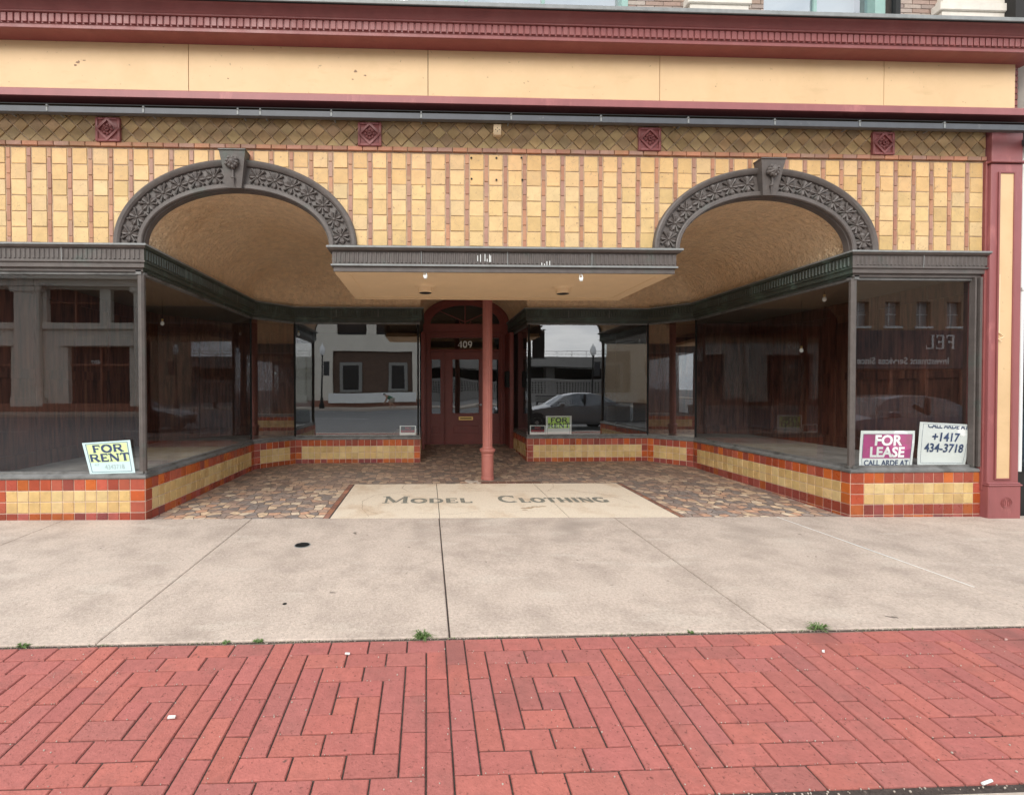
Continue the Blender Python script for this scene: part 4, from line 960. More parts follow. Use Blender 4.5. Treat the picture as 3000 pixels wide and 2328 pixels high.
def crack(pts, w=.0022):
    P2 = []
    for a, b in zip(pts, pts[1:]):
        n_ = max(2, int(math.hypot(b[0]-a[0], b[1]-a[1])/.03))
        for k in range(n_): t_ = k/n_; P2.append((a[0]+(b[0]-a[0])*t_+random.gauss(0, .004), a[1]+(b[1]-a[1])*t_+random.gauss(0, .006)))
    P2.append(pts[-1])
    for a, b in zip(P2, P2[1:]):
        d = Vector((b[0]-a[0], b[1]-a[1])).normalized(); q = Vector((-d.y, d.x))*w*random.uniform(.5, 1.3)
        g.face([(a[0]+q.x, a[1]+q.y, gz(*a)+.0098), (b[0]+q.x, b[1]+q.y, gz(*b)+.0098), (b[0]-q.x, b[1]-q.y, gz(*b)+.0098), (a[0]-q.x, a[1]-q.y, gz(*a)+.0098)])
crack([(-.42, .20), (-.62, .42), (-.66, .75), (-.55, 1.05), (-.20, 1.22), (.25, 1.27), (.8, 1.26), (1.4, 1.22), (2.0, 1.26), (2.35, 1.12), (2.55, .85), (2.62, .60)])
crack([(-.18, 1.69), (-.22, 1.45), (-.12, 1.25)]); crack([(.62, 1.69), (.75, 1.42), (.95, 1.27)]); crack([(1.95, 1.69), (1.88, 1.42), (1.75, 1.25)])
crack([(2.2, 1.2), (2.5, 1.0), (2.85, .95)], .0018); crack([(.02, .22), (.4, .17), (.75, .28), (1.1, .26), (1.4, .30)], .0018); crack([(-.62, .42), (-.5, .1)], .0015)
g.build('hairline_cracks', 'crackbrown', slab)
g = MB()
for (x, y, r) in ((1.27, .40, .05), (1.33, .43, .035), (1.40, .46, .05), (1.48, .47, .04), (1.24, .33, .03)):
    g.prism([(x+r*1.5*math.cos(a)*random.uniform(.6, 1.1), y+r*.5*math.sin(a)*random.uniform(.6, 1.1)) for a in [k*math.pi/5 for k in range(10)]], lambda p_, q_: (p_, q_, gz(p_, q_)+.0102+r*.002), lambda p_, q_: (p_, q_, gz(p_, q_)+.0085))
g.build('worn_patch', 'worn', slab)
# damaged patch beside the column
g = MB()
for _ in range(9):
    x, y = .80+random.uniform(-.09, .08), 1.86+random.uniform(-.09, .10); z = gz(x, y)+.004+random.uniform(0, .004); r = random.uniform(.03, .06)
    g.prism([(x+r*math.cos(a)*random.uniform(.7, 1.2), y+r*math.sin(a)*random.uniform(.7, 1.2)) for a in [k*math.pi/3 for k in range(6)]], lambda p, q: (p, q, z+.004), lambda p, q: (p, q, z-.02))
struct(g.build('mortar_patch', 'kerbc', None))
g = MB()
x = .92
while x < 1.75:
    z = gz(x, 1.80); g.box(x, x+.115, 1.75+random.uniform(-.004, .004), 1.83, z-.01, z+.007+random.uniform(0, .003), jit((.13, .07, .05), .2)); x += .125
struct(g.build('repair_tiles', 'paver', None))

# pavement slabs
f = MB(); jx = [-9.3, -7.4, -5.5, (-3.62), (-1.715), .2565, 2.15, 3.985, 5.9, 7.8, 9.7, 11.6]
for i in range(len(jx)-1):
    a, b = jx[i], jx[i+1]; ga = .003 if i != 5 else .0055; gb = .003 if i+1 != 5 else .0055
    x0, x1, y0, y1 = a+ga, b-gb, -2.252, .022; c = .007; n = 4
    for k in range(n):
        for q in range(3):
            p0, p1 = x0+c+(x1-x0-2*c)*k/n, x0+c+(x1-x0-2*c)*(k+1)/n; r0, r1 = y0+c+(y1-y0-2*c)*q/3, y0+c+(y1-y0-2*c)*(q+1)/3
            f.face([(s_, t, gz(s_, t)+.012) for s_, t in ((p0, r0), (p1, r0), (p1, r1), (p0, r1))])
    O_ = [(x0, y0), (x1, y0), (x1, y1), (x0, y1)]; I_ = [(x0+c, y0+c), (x1-c, y0+c), (x1-c, y1-c), (x0+c, y1-c)]
    for k in range(4):
        j_ = (k+1) % 4
        f.face([(*O_[k], gz(*O_[k])+.007), (*O_[j_], gz(*O_[j_])+.007), (*I_[j_], gz(*I_[j_])+.012), (*I_[k], gz(*I_[k])+.012)])
        f.face([(*O_[k], gz(*O_[k])+.007), (*O_[j_], gz(*O_[j_])+.007), (*O_[j_], gz(*O_[j_])-.05), (*O_[k], gz(*O_[k])-.05)])
pav = struct(f.build('pavement', 'concrete', None, smooth=20))
f = MB(); sheet(f, -9.3, 11.6, -2.262, .03, 10, 4, dz=.0005); f.face([(-9.3, -3.62, -.0885), (11.6, -3.62, -.0885), (11.6, -2.262, -.007), (-9.3, -2.262, -.007)]); struct(f.build('pavement_bed', 'joint', None))
f = MB(); f.tube([(3.955, .01, gz(3.95, 0)+.011), (3.99, -1.0, gz(4, -1)+.011), (4.01, -1.75, gz(4, -1.75)+.011)], .0035, 5); f.build('joint_sealant', 'white', pav)
# pavers, nine-by-nine pinwheel squares
f = MB(); Um = .9565/9; GP = .0036
def brick(x0, y0, x1, y1):     # module rows run from y=-2.262 towards the street
    c = jit(random.choice([(.36, .12, .103), (.375, .125, .103), (.35, .118, .102), (.385, .127, .102), (.335, .12, .105), (.36, .122, .105)]), .06)
    z = random.uniform(-.002, .002)+.002; e_ = .0035; t1, t2 = random.uniform(-.0015, .0015), random.uniform(-.0015, .0015)
    O_ = [(x0+GP, y0+GP), (x1-GP, y0+GP), (x1-GP, y1-GP), (x0+GP, y1-GP)]; I_ = [(x0+GP+e_, y0+GP+e_), (x1-GP-e_, y0+GP+e_), (x1-GP-e_, y1-GP-e_), (x0+GP+e_, y1-GP-e_)]
    tl = [t1, -t1, t2, -t2]; h = lambda q: gz(0, q[1])+z
    f.face([(*I_[k], h(I_[k])+tl[k]) for k in range(4)], c)
    for k in range(4):
        j_ = (k+1) % 4; f.face([(*O_[k], h(O_[k])-.005), (*O_[j_], h(O_[j_])-.005), (*I_[j_], h(I_[j_])+tl[j_]), (*I_[k], h(I_[k])+tl[k])], c); f.face([(*O_[k], h(O_[k])-.005), (*O_[j_], h(O_[j_])-.005), (*O_[j_], h(O_[j_])-.03), (*O_[k], h(O_[k])-.03)], c)
for mod in range(-6, 10):
    mx0 = -1.683+.9565*mod
    def cell(c0, r0, c1, r1):
        x0, x1 = mx0+c0*Um, mx0+c1*Um; y1, y0 = -2.266-r0*Um, -2.266-r1*Um; brick(x0, y0, x1, y1)
    for ring in range(5):
        o_ = ring; s_ = 9-2*ring
        if s_ == 1: cell(o_, o_, o_+1, o_+1); break
        for k in range((s_-1)//2):
            cell(o_+1+2*k, o_, o_+3+2*k, o_+1)               # top
            cell(o_, o_+2*k, o_+1, o_+2+2*k)                  # left
            cell(o_+s_-1, o_+1+2*k, o_+s_, o_+3+2*k)          # right
            cell(o_+2*k, o_+s_-1, o_+2+2*k, o_+s_)            # bottom
struct(f.build('brick_paving', 'paver', None))
f = MB(); f.box(-9.3, 2.97, -3.60, -3.248, -.24, -.058, ch=.010); f.box(2.98, 11.6, -3.60, -3.248, -.24, -.058, ch=.010); struct(f.build('kerb', 'kerbc', None))
f = MB(); f.face([(-120, -22, -.165), (120, -22, -.165), (120, -3.59, -.165), (-120, -3.59, -.165)]); struct(f.build('road', 'asphalt', None))
f = MB()
for k in range(-14, 15): f.face([(k*6, -12.9, -.161), (k*6+3, -12.9, -.161), (k*6+3, -12.77, -.161), (k*6, -12.77, -.161)])
f.face([(-120, -20.0, -.161), (120, -20.0, -.161), (120, -19.9, -.161), (-120, -19.9, -.161)]); struct(f.build('road_marking', 'roadline', None))
f = MB(); f.box(-120, 120, -26.1, -22, -.3, -.02); struct(f.build('far_pavement', 'kerbc', None))
f = MB(); f.face([(-700, -900, -.2), (700, -900, -.2), (700, 300, -.2), (-700, 300, -.2)]); struct(f.build('ground', 'asphalt', None))
for a, b in ((-120, -9.3), (11.6, 120)):
    f = MB(); f.box(a, b, -3.6, .3, -.16, .0); struct(f.build('pavement_beyond', 'concrete', None))

# ---------------- small things on the pavement
def disc(name, x, y, r, label, mt='black'):
    z = gz(x, y)+.0125; t = thing(name, label, 'cover', (x, y, z))
    m = MB(); m.lathe([(r*1.14, z), (r*1.12, z+.0025), (r*1.01, z+.003), (r, z+.0012)], (x, y, 0), 28); m.build('rim', 'edge', t)
    m = MB(); m.lathe([(r*.99, z+.0028), (r*.98, z+.0042), (r*.3, z+.0045), (r*.28, z+.0035), (r*.05, z+.0035)], (x, y, 0), 28); m.build('lid', mt, t)
disc('utility_cover', -.978, -.766, .062, 'small round dark metal cover set in the concrete left of the wide joint')
tag_m = MB(); x, y = -.804, -1.834; tag_m.lathe([(.014, gz(x, y)+.011), (.014, gz(x, y)+.014), (.009, gz(x, y)+.0145)], (x, y, 0), 12); tag(tag_m.build('metal_stud', 'black', None), 'tiny dark stud in the concrete below the round metal cover', 'stud')
def weed(x, y, r, n, label):
    m = MB()
    for k in range(n):
        a = random.uniform(0, 2*math.pi); L_ = r*random.uniform(.3, 1.25); h = random.uniform(.004, .03)*r/.06; w = .0025+random.uniform(0, .0025)
        d = Vector((math.cos(a), math.sin(a)*.7, 0)); s_ = Vector((-d.y, d.x, 0)); b = Vector((x, y, .004)); p1 = b+d*L_*.5+Vector((0, 0, h)); p2 = b+d*L_+Vector((0, 0, h*.5))
        m.face([b-s_*.0012, b+s_*.0012, p1+s_*w, p1-s_*w]); m.face([p1-s_*w, p1+s_*w, p2])
        for q in range(2):
            c = b.lerp(p1, random.uniform(.4, 1)); m.face([c, c+s_*.012+d*.004+Vector((0, 0, .003)), c+d*.012+s_*.004]); m.face([c, c-s_*.012+d*.004+Vector((0, 0, .003)), c+d*.012-s_*.004])
    tag(m.build('weed', 'green', None), label, 'weed', 'weeds between the concrete and the bricks')
weed(.105, -2.255, .085, 46, 'largest green weed, in the joint just left of the wide dark pavement joint')
weed(2.43, -2.25, .085, 36, 'green weed at the brick edge right of the thin slanting joint')
weed(-2.10, -2.262, .05, 18, 'small green weed at the far left of the brick edge')
weed(-.82, -2.262, .035, 14, 'small dark weed left of the largest weed at the brick edge')
weed(-1.0, -2.262, .03, 10, 'tiny pale weed on the brick edge, left of the other small dark one')
weed(1.66, -2.26, .03, 12, 'tiny weed at the brick edge halfway between the two big weeds')
m = MB()
for _ in range(520):
    x = random.uniform(-2.4, 3.8); 
    if math.sin(x*5.3)+math.sin(x*11.1+1) < .1: continue
    y = -2.257+random.gauss(0, .004); h = random.uniform(.003, .012); a = random.uniform(0, 6.28); d = Vector((math.cos(a)*.008, math.sin(a)*.005, h))
    b = Vector((x, y, .003)); m.face([b+Vector((-.002, 0, 0)), b+Vector((.002, 0, 0)), b+d])
o = tag(m.build('moss', 'green', None), 'thin moss and seedlings along the joint where concrete meets brick', 'moss'); o['kind'] = 'stuff'
def litter(name, pts, r, label, cat, mt='white', flat=False):
    m = MB()
    if flat: (x, y), (w, h), a = pts; c, s_ = math.cos(a), math.sin(a); m.prism([(x+c*u-s_*v_, y+s_*u+c*v_) for u, v_ in ((-w, -h), (w, -h*.8), (w*.9, h), (-w, h*.9))], lambda p, q: (p, q, gz(0, q)+.0085+.006*((p-x)/w)**2), lambda p, q: (p, q, gz(0, q)+.0072))
    else: m.tube(pts, r, 8)
    tag(m.build(name, mt, None), label, cat)
litter('paper_scrap', ((-1.0, -2.80), (.016, .006), .05), 0, 'white paper scrap on the bricks in the lower left', 'litter', flat=True)
litter('cigarette_butt', [(2.20, -3.226, -.051), (2.25, -3.215, -.049)], .005, 'pale cigarette butt at the kerb in the lower right corner', 'cigarette butt')
litter('bottle_cap_scrap', ((2.28, -2.45), (.010, .006), .8), 0, 'crumpled white scrap on the bricks at right, in the upper brick rows', 'litter', flat=True)
litter('leaf_scrap', ((-.30, -2.385), (.013, .005), -.2), 0, 'flat pale scrap lying in a joint of the second brick row, left of centre', 'litter', flat=True)
m = MB()
for _ in range(420):
    y = -3.236+random.uniform(-.010, .010); x = random.uniform(-1, 5.4); r = random.uniform(.0015, .0045)
    if random.random() < .35: x = random.uniform(-3, 5); y = random.uniform(-3.2, -2.27)
    m.lathe([(r*.5, .0), (r, .003+r*.4), (r*.4, .003+r)], (x, y, gz(0, y)), 5)
for _ in range(900):
    q = random.random()
    if q < .55: y = -2.259+random.gauss(0, .004); x = random.uniform(-2.4, 3.9)
    else:
        k_ = random.randint(0, 9); y = -2.266-k_*Um+random.gauss(0, .003); x = random.uniform(-2.2, 3.6)
    r = random.uniform(.0012, .0034); m.lathe([(r*.5, .0), (r, .002+r*.5), (r*.4, .002+r)], (x, y, gz(0, y)), 5)
o = m.build('grit', 'kerbc', None); o['kind'] = 'stuff'; tag(o, 'pale grit and sand scattered in the brick joints and along the kerb', 'grit')

# ================================================================ SIGNS in the windows
def sheet_sign(name, label, c4, mt, bow=.0, group=None, thick=.004, yb=.06):
    """c4: corners (x,z) TL TR BR BL; returns (thing, map fn) ; u,v in 0..1 (v up)"""
    xs_ = sum(p[0] for p in c4)/4; t = thing(name, label, 'sign', (xs_, yb, .531), group=group)
    TL, TR, BR, BL = [Vector(p) for p in c4]
    def f(u, v, lift=0):
        top = TL.lerp(TR, u); bot = BL.lerp(BR, u); p = bot.lerp(top, v)
        wob = bow*(math.sin(u*5.1+1)*.5+math.sin(v*4.3+u*2)*.6+math.sin(u*11+v*9)*.15)
        return (p.x, yb+.03*v*0+wob-lift, p.y)
    m = MB(); n = 12
    for i in range(n):
        for k in range(n):
            u0, u1, v0, v1 = i/n, (i+1)/n, k/n, (k+1)/n
            m.face([f(u0, v0), f(u1, v0), f(u1, v1), f(u0, v1)]); m.face([f(u0, v0, -thick), f(u0, v1, -thick), f(u1, v1, -thick), f(u1, v0, -thick)])
    for k in range(n):
        a, b = k/n, (k+1)/n
        for (p, q) in (((a, 0), (b, 0)), ((a, 1), (b, 1)), ((0, a), (0, b)), ((1, a), (1, b))): m.face([f(*p), f(*q), f(*q, -thick), f(*p, -thick)])
    m.build('board', mt, t, smooth=40, merge=True)
    return t, f
def area(t, f, name, mt, u0, u1, v0, v1, lift, n=10):
    m = MB()
    for i in range(n):
        for k in range(n):
            a, b, c, d = u0+(u1-u0)*i/n, u0+(u1-u0)*(i+1)/n, v0+(v1-v0)*k/n, v0+(v1-v0)*(k+1)/n
            m.face([f(a, c, lift), f(b, c, lift), f(b, d, lift), f(a, d, lift)])
    return m.build(name, mt, t)
def border(t, f, mt, u0, u1, v0, v1, w, lift, name='border', hw=None):
    m = MB(); hw = hw or w; n = 12
    for (a0, a1, b0, b1) in ((u0, u1, v1-hw, v1), (u0, u1, v0, v0+hw), (u0, u0+w, v0+hw, v1-hw), (u1-w, u1, v0+hw, v1-hw)):
        for i in range(n):
            if a1-a0 > b1-b0: p, q = a0+(a1-a0)*i/n, a0+(a1-a0)*(i+1)/n; m.face([f(p, b0, lift), f(q, b0, lift), f(q, b1, lift), f(p, b1, lift)])
            else: p, q = b0+(b1-b0)*i/n, b0+(b1-b0)*(i+1)/n; m.face([f(a0, p, lift), f(a1, p, lift), f(a1, q, lift), f(a0, q, lift)])
    return m.build(name, mt, t)
def rent_sign(c4, label, bg, ink, yb, hand, group='for rent signs'):
    t, f = sheet_sign('for_rent_sign', label, c4, 'paleblue' if hand else 'white', .0015, group, yb=yb)
    area(t, f, 'print_field', bg, .08, .92, .36, .93, .0012); border(t, f, ink, .06, .94, .05, .955, .010, .0018, hw=.012)
    W_ = (Vector(c4[0])-Vector(c4[1])).length; H_ = (Vector(c4[0])-Vector(c4[3])).length
    g = MB(); F = lambda a, b, l_: f(a/W_, b/H_, .0022+l_*.4)
    hh_ = H_*.235
    for wd, zz, fr_ in (('FOR', H_*.665, .60), ('RENT', H_*.385, .80)):
        sw = sum(GL[c][0] for c in wd)-.24; sx = (W_*fr_-.04*hh_*(len(wd)-1))/(sw*hh_)
        stroke_text(g, wd, W_*(.5-fr_/2)-.10*hh_*sx, zz, hh_, H_*.074, F, sx=sx, serif=.12)
    g.build('lettering', ink, t)
    if hand:
        g = MB(); put_text(g, '4343718', H_*.21, lambda a, b, l_: f(a/W_, b/H_, .002), W_*.58, H_*.20, sx=.86); put_text(g, '417', H_*.10, lambda a, b, l_: f(a/W_, b/H_, .002), W_*.2, H_*.28); g.build('handwritten_number', 'greyink', t)
rent_sign([(-3.449, .868), (-2.962, .898), (-2.912, .555), (-3.373, .546)], 'tilted pale yellow and blue for rent sign leaning in the left front window', 'paleyellow', 'navy', .02, True)
rent_sign([(2.351, .914), (2.837, .935-.02), (2.832, .556), (2.352, .552)], 'upright lime green for rent sign standing in the window right of the door', 'lime', 'inkblack', YB+.06, False)
def no_sign(c4, label, yb):
    t, f = sheet_sign('no_trespassing_sign', label, c4, 'white', .0, 'no trespassing signs', yb=yb)
    area(t, f, 'print_field', 'inkblack', .07, .93, .34, .93, .0012, 2); W_ = .3; H_ = .2
    area(t, f, 'red_band', 'redink', .09, .91, .40, .58, .002, 2)
    g = MB(); put_text(g, 'NO', H_*.26, lambda a, b, l_: f(a/W_, b/H_, .0024), W_*.5, H_*.77, bold=.001, sx=1.3); g.build('lettering', 'redink', t)
    g = MB(); put_text(g, 'TRESPASSING', H_*.17, lambda a, b, l_: f(a/W_, b/H_, .0026), W_*.5, H_*.49, bold=.0006, sx=1.05); g.build('band_lettering', 'inkblack', t)
no_sign([(-.377, .745), (-.076, .743), (-.081, .545), (-.381, .546)], 'small black and red no trespassing sign in the window left of the door', YB+.055)
no_sign([(2.049, .741), (2.343, .739), (2.345, .539), (2.043, .54)], 'small black and red no trespassing sign beside the lime for rent sign', YB+.055)
t, f = sheet_sign('for_lease_sign', 'magenta and white for lease sign in the right front window', [(4.935, .955), (5.555, .952), (5.525, .556), (4.92, .559)], 'white', .006, yb=.05)
border(t, f, 'navy', .045, .955, -.0, .91, .008, .001); area(t, f, 'print_field', 'magenta', .055, .945, .225, .90, .0014)
W_, H_ = .615, .40
g = MB(); F = lambda a, b, l_: f(a/W_, b/H_, .0040)
put_text(g, 'FOR', .160, F, W_*.5, H_*.715, bold=.0058, sx=1.0, fine=.025); put_text(g, 'LEASE', .155, F, W_*.5, H_*.385, bold=.0058, sx=.97, fine=.025); g.build('lettering', 'white', t)
g = MB(); put_text(g, 'CALL ARDE AT', .085, F, W_*.5, H_*.09, bold=.002, sx=.90, fine=.025, clipz=(.006, 1)); g.build('small_lettering', 'navy', t)
t, f = sheet_sign('phone_number_sign', 'crumpled white sign with a phone number at the right end of the right window', [(5.620, 1.05), (6.235, 1.015), (6.150, .562), (5.60, .566)], 'white', .010, yb=.055)
border(t, f, 'navy', .06, .94, .05, .97, .006, .001)
W_, H_ = .60, .49; F = lambda a, b, l_: f(a/W_, b/H_, .0035)
g = MB(); put_text(g, '+1417', .138, F, W_*.50, H_*.66, bold=.0035, sx=.86, fine=.025); put_text(g, '434-3718', .138, F, W_*.50, H_*.40, bold=.0035, sx=.86, fine=.025); put_text(g, 'CALL ARDE AT', .085, F, W_*.52, H_*.93, bold=.002, sx=.80, fine=.025, clipz=(0, H_*.945)); g.build('lettering', 'navy', t)

# ---------------- bare bulbs on wires in the windows
def bulb(x, y, z, label, top=2.70):
    t = thing('hanging_bulb', label, 'light bulb', (x, y, top), group='bare bulbs hanging in the display windows')
    m = MB(); m.tube([(x, y, top), (x+.004, y, (top+z)/2), (x, y, z+.05)], .003, 6); m.build('wire', 'black', t)
    m = MB(); m.lathe([(.012, z+.02), (.014, z+.05), (.01, z+.055)], (x, y, 0), 10); m.build('socket', 'gold', t)
    m = MB(); m.lathe([(.003, z-.04), (.018, z-.03), (.025, z-.01), (.02, z+.012), (.012, z+.022)], (x, y, 0), 12); m.build('bulb', 'lampglass', t, smooth=60)
bulb(-3.60, 1.75, 2.36, 'bare bulb on a long wire behind the left entry window')
bulb(-2.30, 3.92, 2.47, 'bare bulb behind the narrow angled window left of the door')
bulb(5.55, 1.6, 1.98, 'bare bulb on the longest wire behind the right entry window')
bulb(5.35, 1.0, 2.60, 'bare bulb close to the ceiling in the right display window')
# ================================================================ ACROSS THE STREET (seen reflected in the glass)
def facade(m, x0, x1, z0, z1, y, holes, depth=.35, th=.4):
    X = sorted(set([x0, x1]+[h[0] for h in holes]+[h[1] for h in holes])); Z = sorted(set([z0, z1]+[h[2] for h in holes]+[h[3] for h in holes]))
    for a, b in zip(X, X[1:]):
        for c, d in zip(Z, Z[1:]):
            if any(h[0] < (a+b)/2 < h[1] and h[2] < (c+d)/2 < h[3] for h in holes): continue
            m.face([(a, y, c), (b, y, c), (b, y, d), (a, y, d)])
    for a, b, c, d in holes:
        m.face([(a, y, c), (a, y-depth, c), (a, y-depth, d), (a, y, d)]); m.face([(b, y, c), (b, y-depth, c), (b, y-depth, d), (b, y, d)])
        m.face([(a, y, c), (b, y, c), (b, y-depth, c), (a, y-depth, c)]); m.face([(a, y, d), (b, y, d), (b, y-depth, d), (a, y-depth, d)])
FY = -26.0
# cream classical block, left
A = thing('masonry_building', 'cream masonry block with pilasters and cornice bands across the street', 'building', (-18, FY, 0))
x0, x1 = -36.0, -.5
holes = []; bays = [-33.5, -25.9, -18.3]
for xx in bays:
    holes += [(xx+1.1, xx+4.5, 5.8, 8.0), (xx+5.2, xx+7.5-.75, 5.8, 8.0), (xx+2.4, xx+6.4, -.05, 4.25)]
holes += [(-7.7, -1.1, 1.05, 4.55), (-7.3, -4.9, 5.9, 8.6), (-4.1, -1.7, 5.9, 8.6)]
m = MB(); facade(m, x0, x1, -.1, 13, FY, holes); m.face([(x1, FY, -.1), (x1, FY-18, -.1), (x1, FY-18, 13), (x1, FY, 13)]); m.face([(x0, FY, -.1), (x0, FY-18, -.1), (x0, FY-18, 13), (x0, FY, 13)]); m.face([(x0, FY, 13), (x1, FY, 13), (x1, FY-18, 13), (x0, FY-18, 13)])
m.build('wall', 'beige', A)
for h in holes:
    g = MB(); g.face([(h[0], FY-.33, h[2]), (h[1], FY-.33, h[2]), (h[1], FY-.33, h[3]), (h[0], FY-.33, h[3])]); w = g.build('window', 'darkpane' if 0 else 'dark', A)
m = MB()
for z0, z1, d in ((8.11, 8.5, .45), (8.51, 8.75, .75), (9.6, 10.1, .3), (12.6, 13.2, .5)): m.box(x0-.1, x1+.1, FY+.0015, FY+d, z0, z1)
for xx in bays+[-10.7]: m.box(xx-.75, xx+.85, FY+.0015, FY+.32, .5, 8.1, ch=.04); m.box(xx-.95, xx+1.05, FY+.0015, FY+.42, 7.75, 8.1, ch=.04); m.box(xx-.95, xx+1.05, FY+.0015, FY+.42, .3, .9, ch=.04)
for xx in bays: m.box(xx+2.0, xx+6.8, FY+.0015, FY+.22, 4.26, 4.75, ch=.04); m.box(xx+.9, xx+6.8, FY+.0015, FY+.2, 5.35, 5.75, ch=.04)
m.build('cornice', 'beige', A)
m = MB()
for xx in bays:
    m.box(xx+4.35, xx+4.45, FY-.32, FY-.2, -.05, 4.24); m.box(xx+2.41, xx+6.39, FY-.32, FY-.2, 3.0, 3.12)
    m.box(xx+2.75, xx+2.83, FY-.32, FY-.22, 5.81, 7.99); m.box(xx+1.11, xx+4.49, FY-.32, FY-.22, 7.1, 7.17)
m.build('glazing_bars', 'bbrick', A)
m = MB(); m.box(x0, x1, FY+.0015, FY+.38, -.1, .5); m.build('plinth', 'bbrick', A)
g = MB(); put_text(g, '402', .42, lambda a, b, l_: (-a, FY-.30, b), 21.9, 3.2, bold=.01); g.build('house_number', 'white', A)
# low white awning wall in front of the near end
m = MB(); m.box(-7.69, -1.11, FY-.32, FY-.25, 1.06, 4.5); m.build('brick_infill', 'darkbrick', A)
for a, b in ((-7.1, -5.3), (-3.1, -1.5)):
    m = MB(); m.box(a, b, FY-.2495, FY-.15, 1.2, 3.6); w = m.build('window_frame', 'framegrey', A); m = MB(); m.box(a+.25, b-.25, FY-.1495, FY-.145, 1.4, 3.35); m.build('pane', 'dark', w)
m = MB(); m.box(-7.9, -.8, FY+.3, FY+.7, .30, 1.10, ch=.02); m.build('planter_ledge', 'white', A)
# brick block, right
Rb = thing('brick_building', 'three storey brick block with dark sign board across the street', 'building', (34, FY, 0))
x0, x1 = 21.5, 52.0; hb = []
xx = 25.4
while xx < x1-2: hb.append((xx, xx+1.08, 5.75, 7.45)); xx += 2.25
m = MB(); facade(m, x0, x1, -.1, 11.5, FY, hb); m.face([(x0, FY, -.1), (x0, FY-16, -.1), (x0, FY-16, 11.5), (x0, FY, 11.5)]); m.face([(x0, FY, 11.5), (x1, FY, 11.5), (x1, FY-16, 11.5), (x0, FY-16, 11.5)]); m.build('wall', 'tanbrick', Rb)
for h in hb:
    g = MB(); g.face([(h[0], FY-.3, h[2]), (h[1], FY-.3, h[2]), (h[1], FY-.3, h[3]), (h[0], FY-.3, h[3])]); w = g.build('window', 'grey', Rb)
    g = MB(); g.box(h[0], h[1], FY-.29, FY-.24, (h[2]+h[3])/2-.04, (h[2]+h[3])/2+.04); g.box((h[0]+h[1])/2-.03, (h[0]+h[1])/2+.03, FY-.29, FY-.245, h[2], h[3]); g.box(h[0]-.1, h[1]+.1, FY-.29, FY+.1, h[2]-.15, h[2]-.001); g.build('frame', 'white', w)
m = MB(); m.box(29.1, x1-.4, FY+.002, FY+.25, 2.75, 5.45, ch=.03); sb = m.build('sign_board', 'signgrey', Rb)
g = MB(); stroke_text(g, 'FEL', 34.35, 4.35, 1.0, .17, lambda a, b, l_: (68.9-a, FY+.27+l_*5, b), sx=1.0) if 0 else None
g = MB()
def mir(a, b, l_): return (a, FY+.27+l_*5, b)
def word_west(g, txt, xr, z, h, th):       # faces the shop (+y): reading direction runs towards -x
    stroke_text(g, txt, 0, z, h, th, lambda a, b, l_: (xr-a, FY+.27+l_*5, b), sx=1.0)
word_west(g, 'FEL', 37.0, 4.15, .98, .16); put_text(g, 'Investment Services Since 1890', .64, lambda a, b, l_: (32.5-a, FY+.27, b), 0, 3.30, bold=.016); g.build('lettering', 'white', sb)
m = MB(); m.box(x0+.4, x1-.4, FY+.001, FY+.1, -.05, 2.7); m.build('shop_glazing', 'dark', Rb)
m = MB(); xx = x0+.4
while xx < x1: m.box(xx, xx+.25, FY+.1015, FY+.2, -.05, 2.7); xx += 2.6
m.build('shop_posts', 'bbrick', Rb)
# overpass
OP = thing('overpass', 'long concrete road overpass with railing beyond the street', 'bridge', (10, -50, 0))
m = MB(); m.box(-60, 80, -58, -50, 4.6, 5.35); m.box(-60, 80, -50.05, -49.8, 4.4, 5.75); m.build('deck', 'grey', OP)
m = MB(); m.box(-60, 80, -62, -58.1, -.2, 4.6); m.build('underdeck_shade', 'dark', OP)  # near-black block added to stand for the darkness under the deck
m = MB()
for k in range(-6, 9): m.box(k*9-.6, k*9+.6, -55, -53.5, -.2, 4.6)
m.build('pier', 'grey', OP)
m = MB(); m.tube([(-60, -49.9, 6.5), (80, -49.9, 6.5)], .03, 5); m.tube([(-60, -49.9, 6.1), (80, -49.9, 6.1)], .02, 5)
for k in range(-30, 41): m.tube([(k*2, -49.9, 5.7), (k*2, -49.9, 6.5)], .03, 5)
m.build('railing', 'black', OP)
WL = thing('block_wall', 'pierced grey block wall in front of the overpass', 'wall', (10, -47, 0))
m = MB(); m.box(-10, 40, -47.2, -47, -.2, .9); m.box(-10, 40, -47.3, -46.9, 2.4, 2.7)
for i in range(0, 125):
    xx = -10+i*.4; m.box(xx, xx+.15, -47.2, -47, .9, 2.4)
for z in (1.05, 1.35, 1.65, 1.95, 2.25): m.box(-10, 40, -47.18, -47.02, z, z+.12)
m.build('masonry', 'grey', WL)
m = MB(); m.box(60, 80, -80, -60, 0, 9); tag(m.build('distant_hall', 'tanbrick', None), 'plain tan hall far beyond the overpass on the right', 'building')
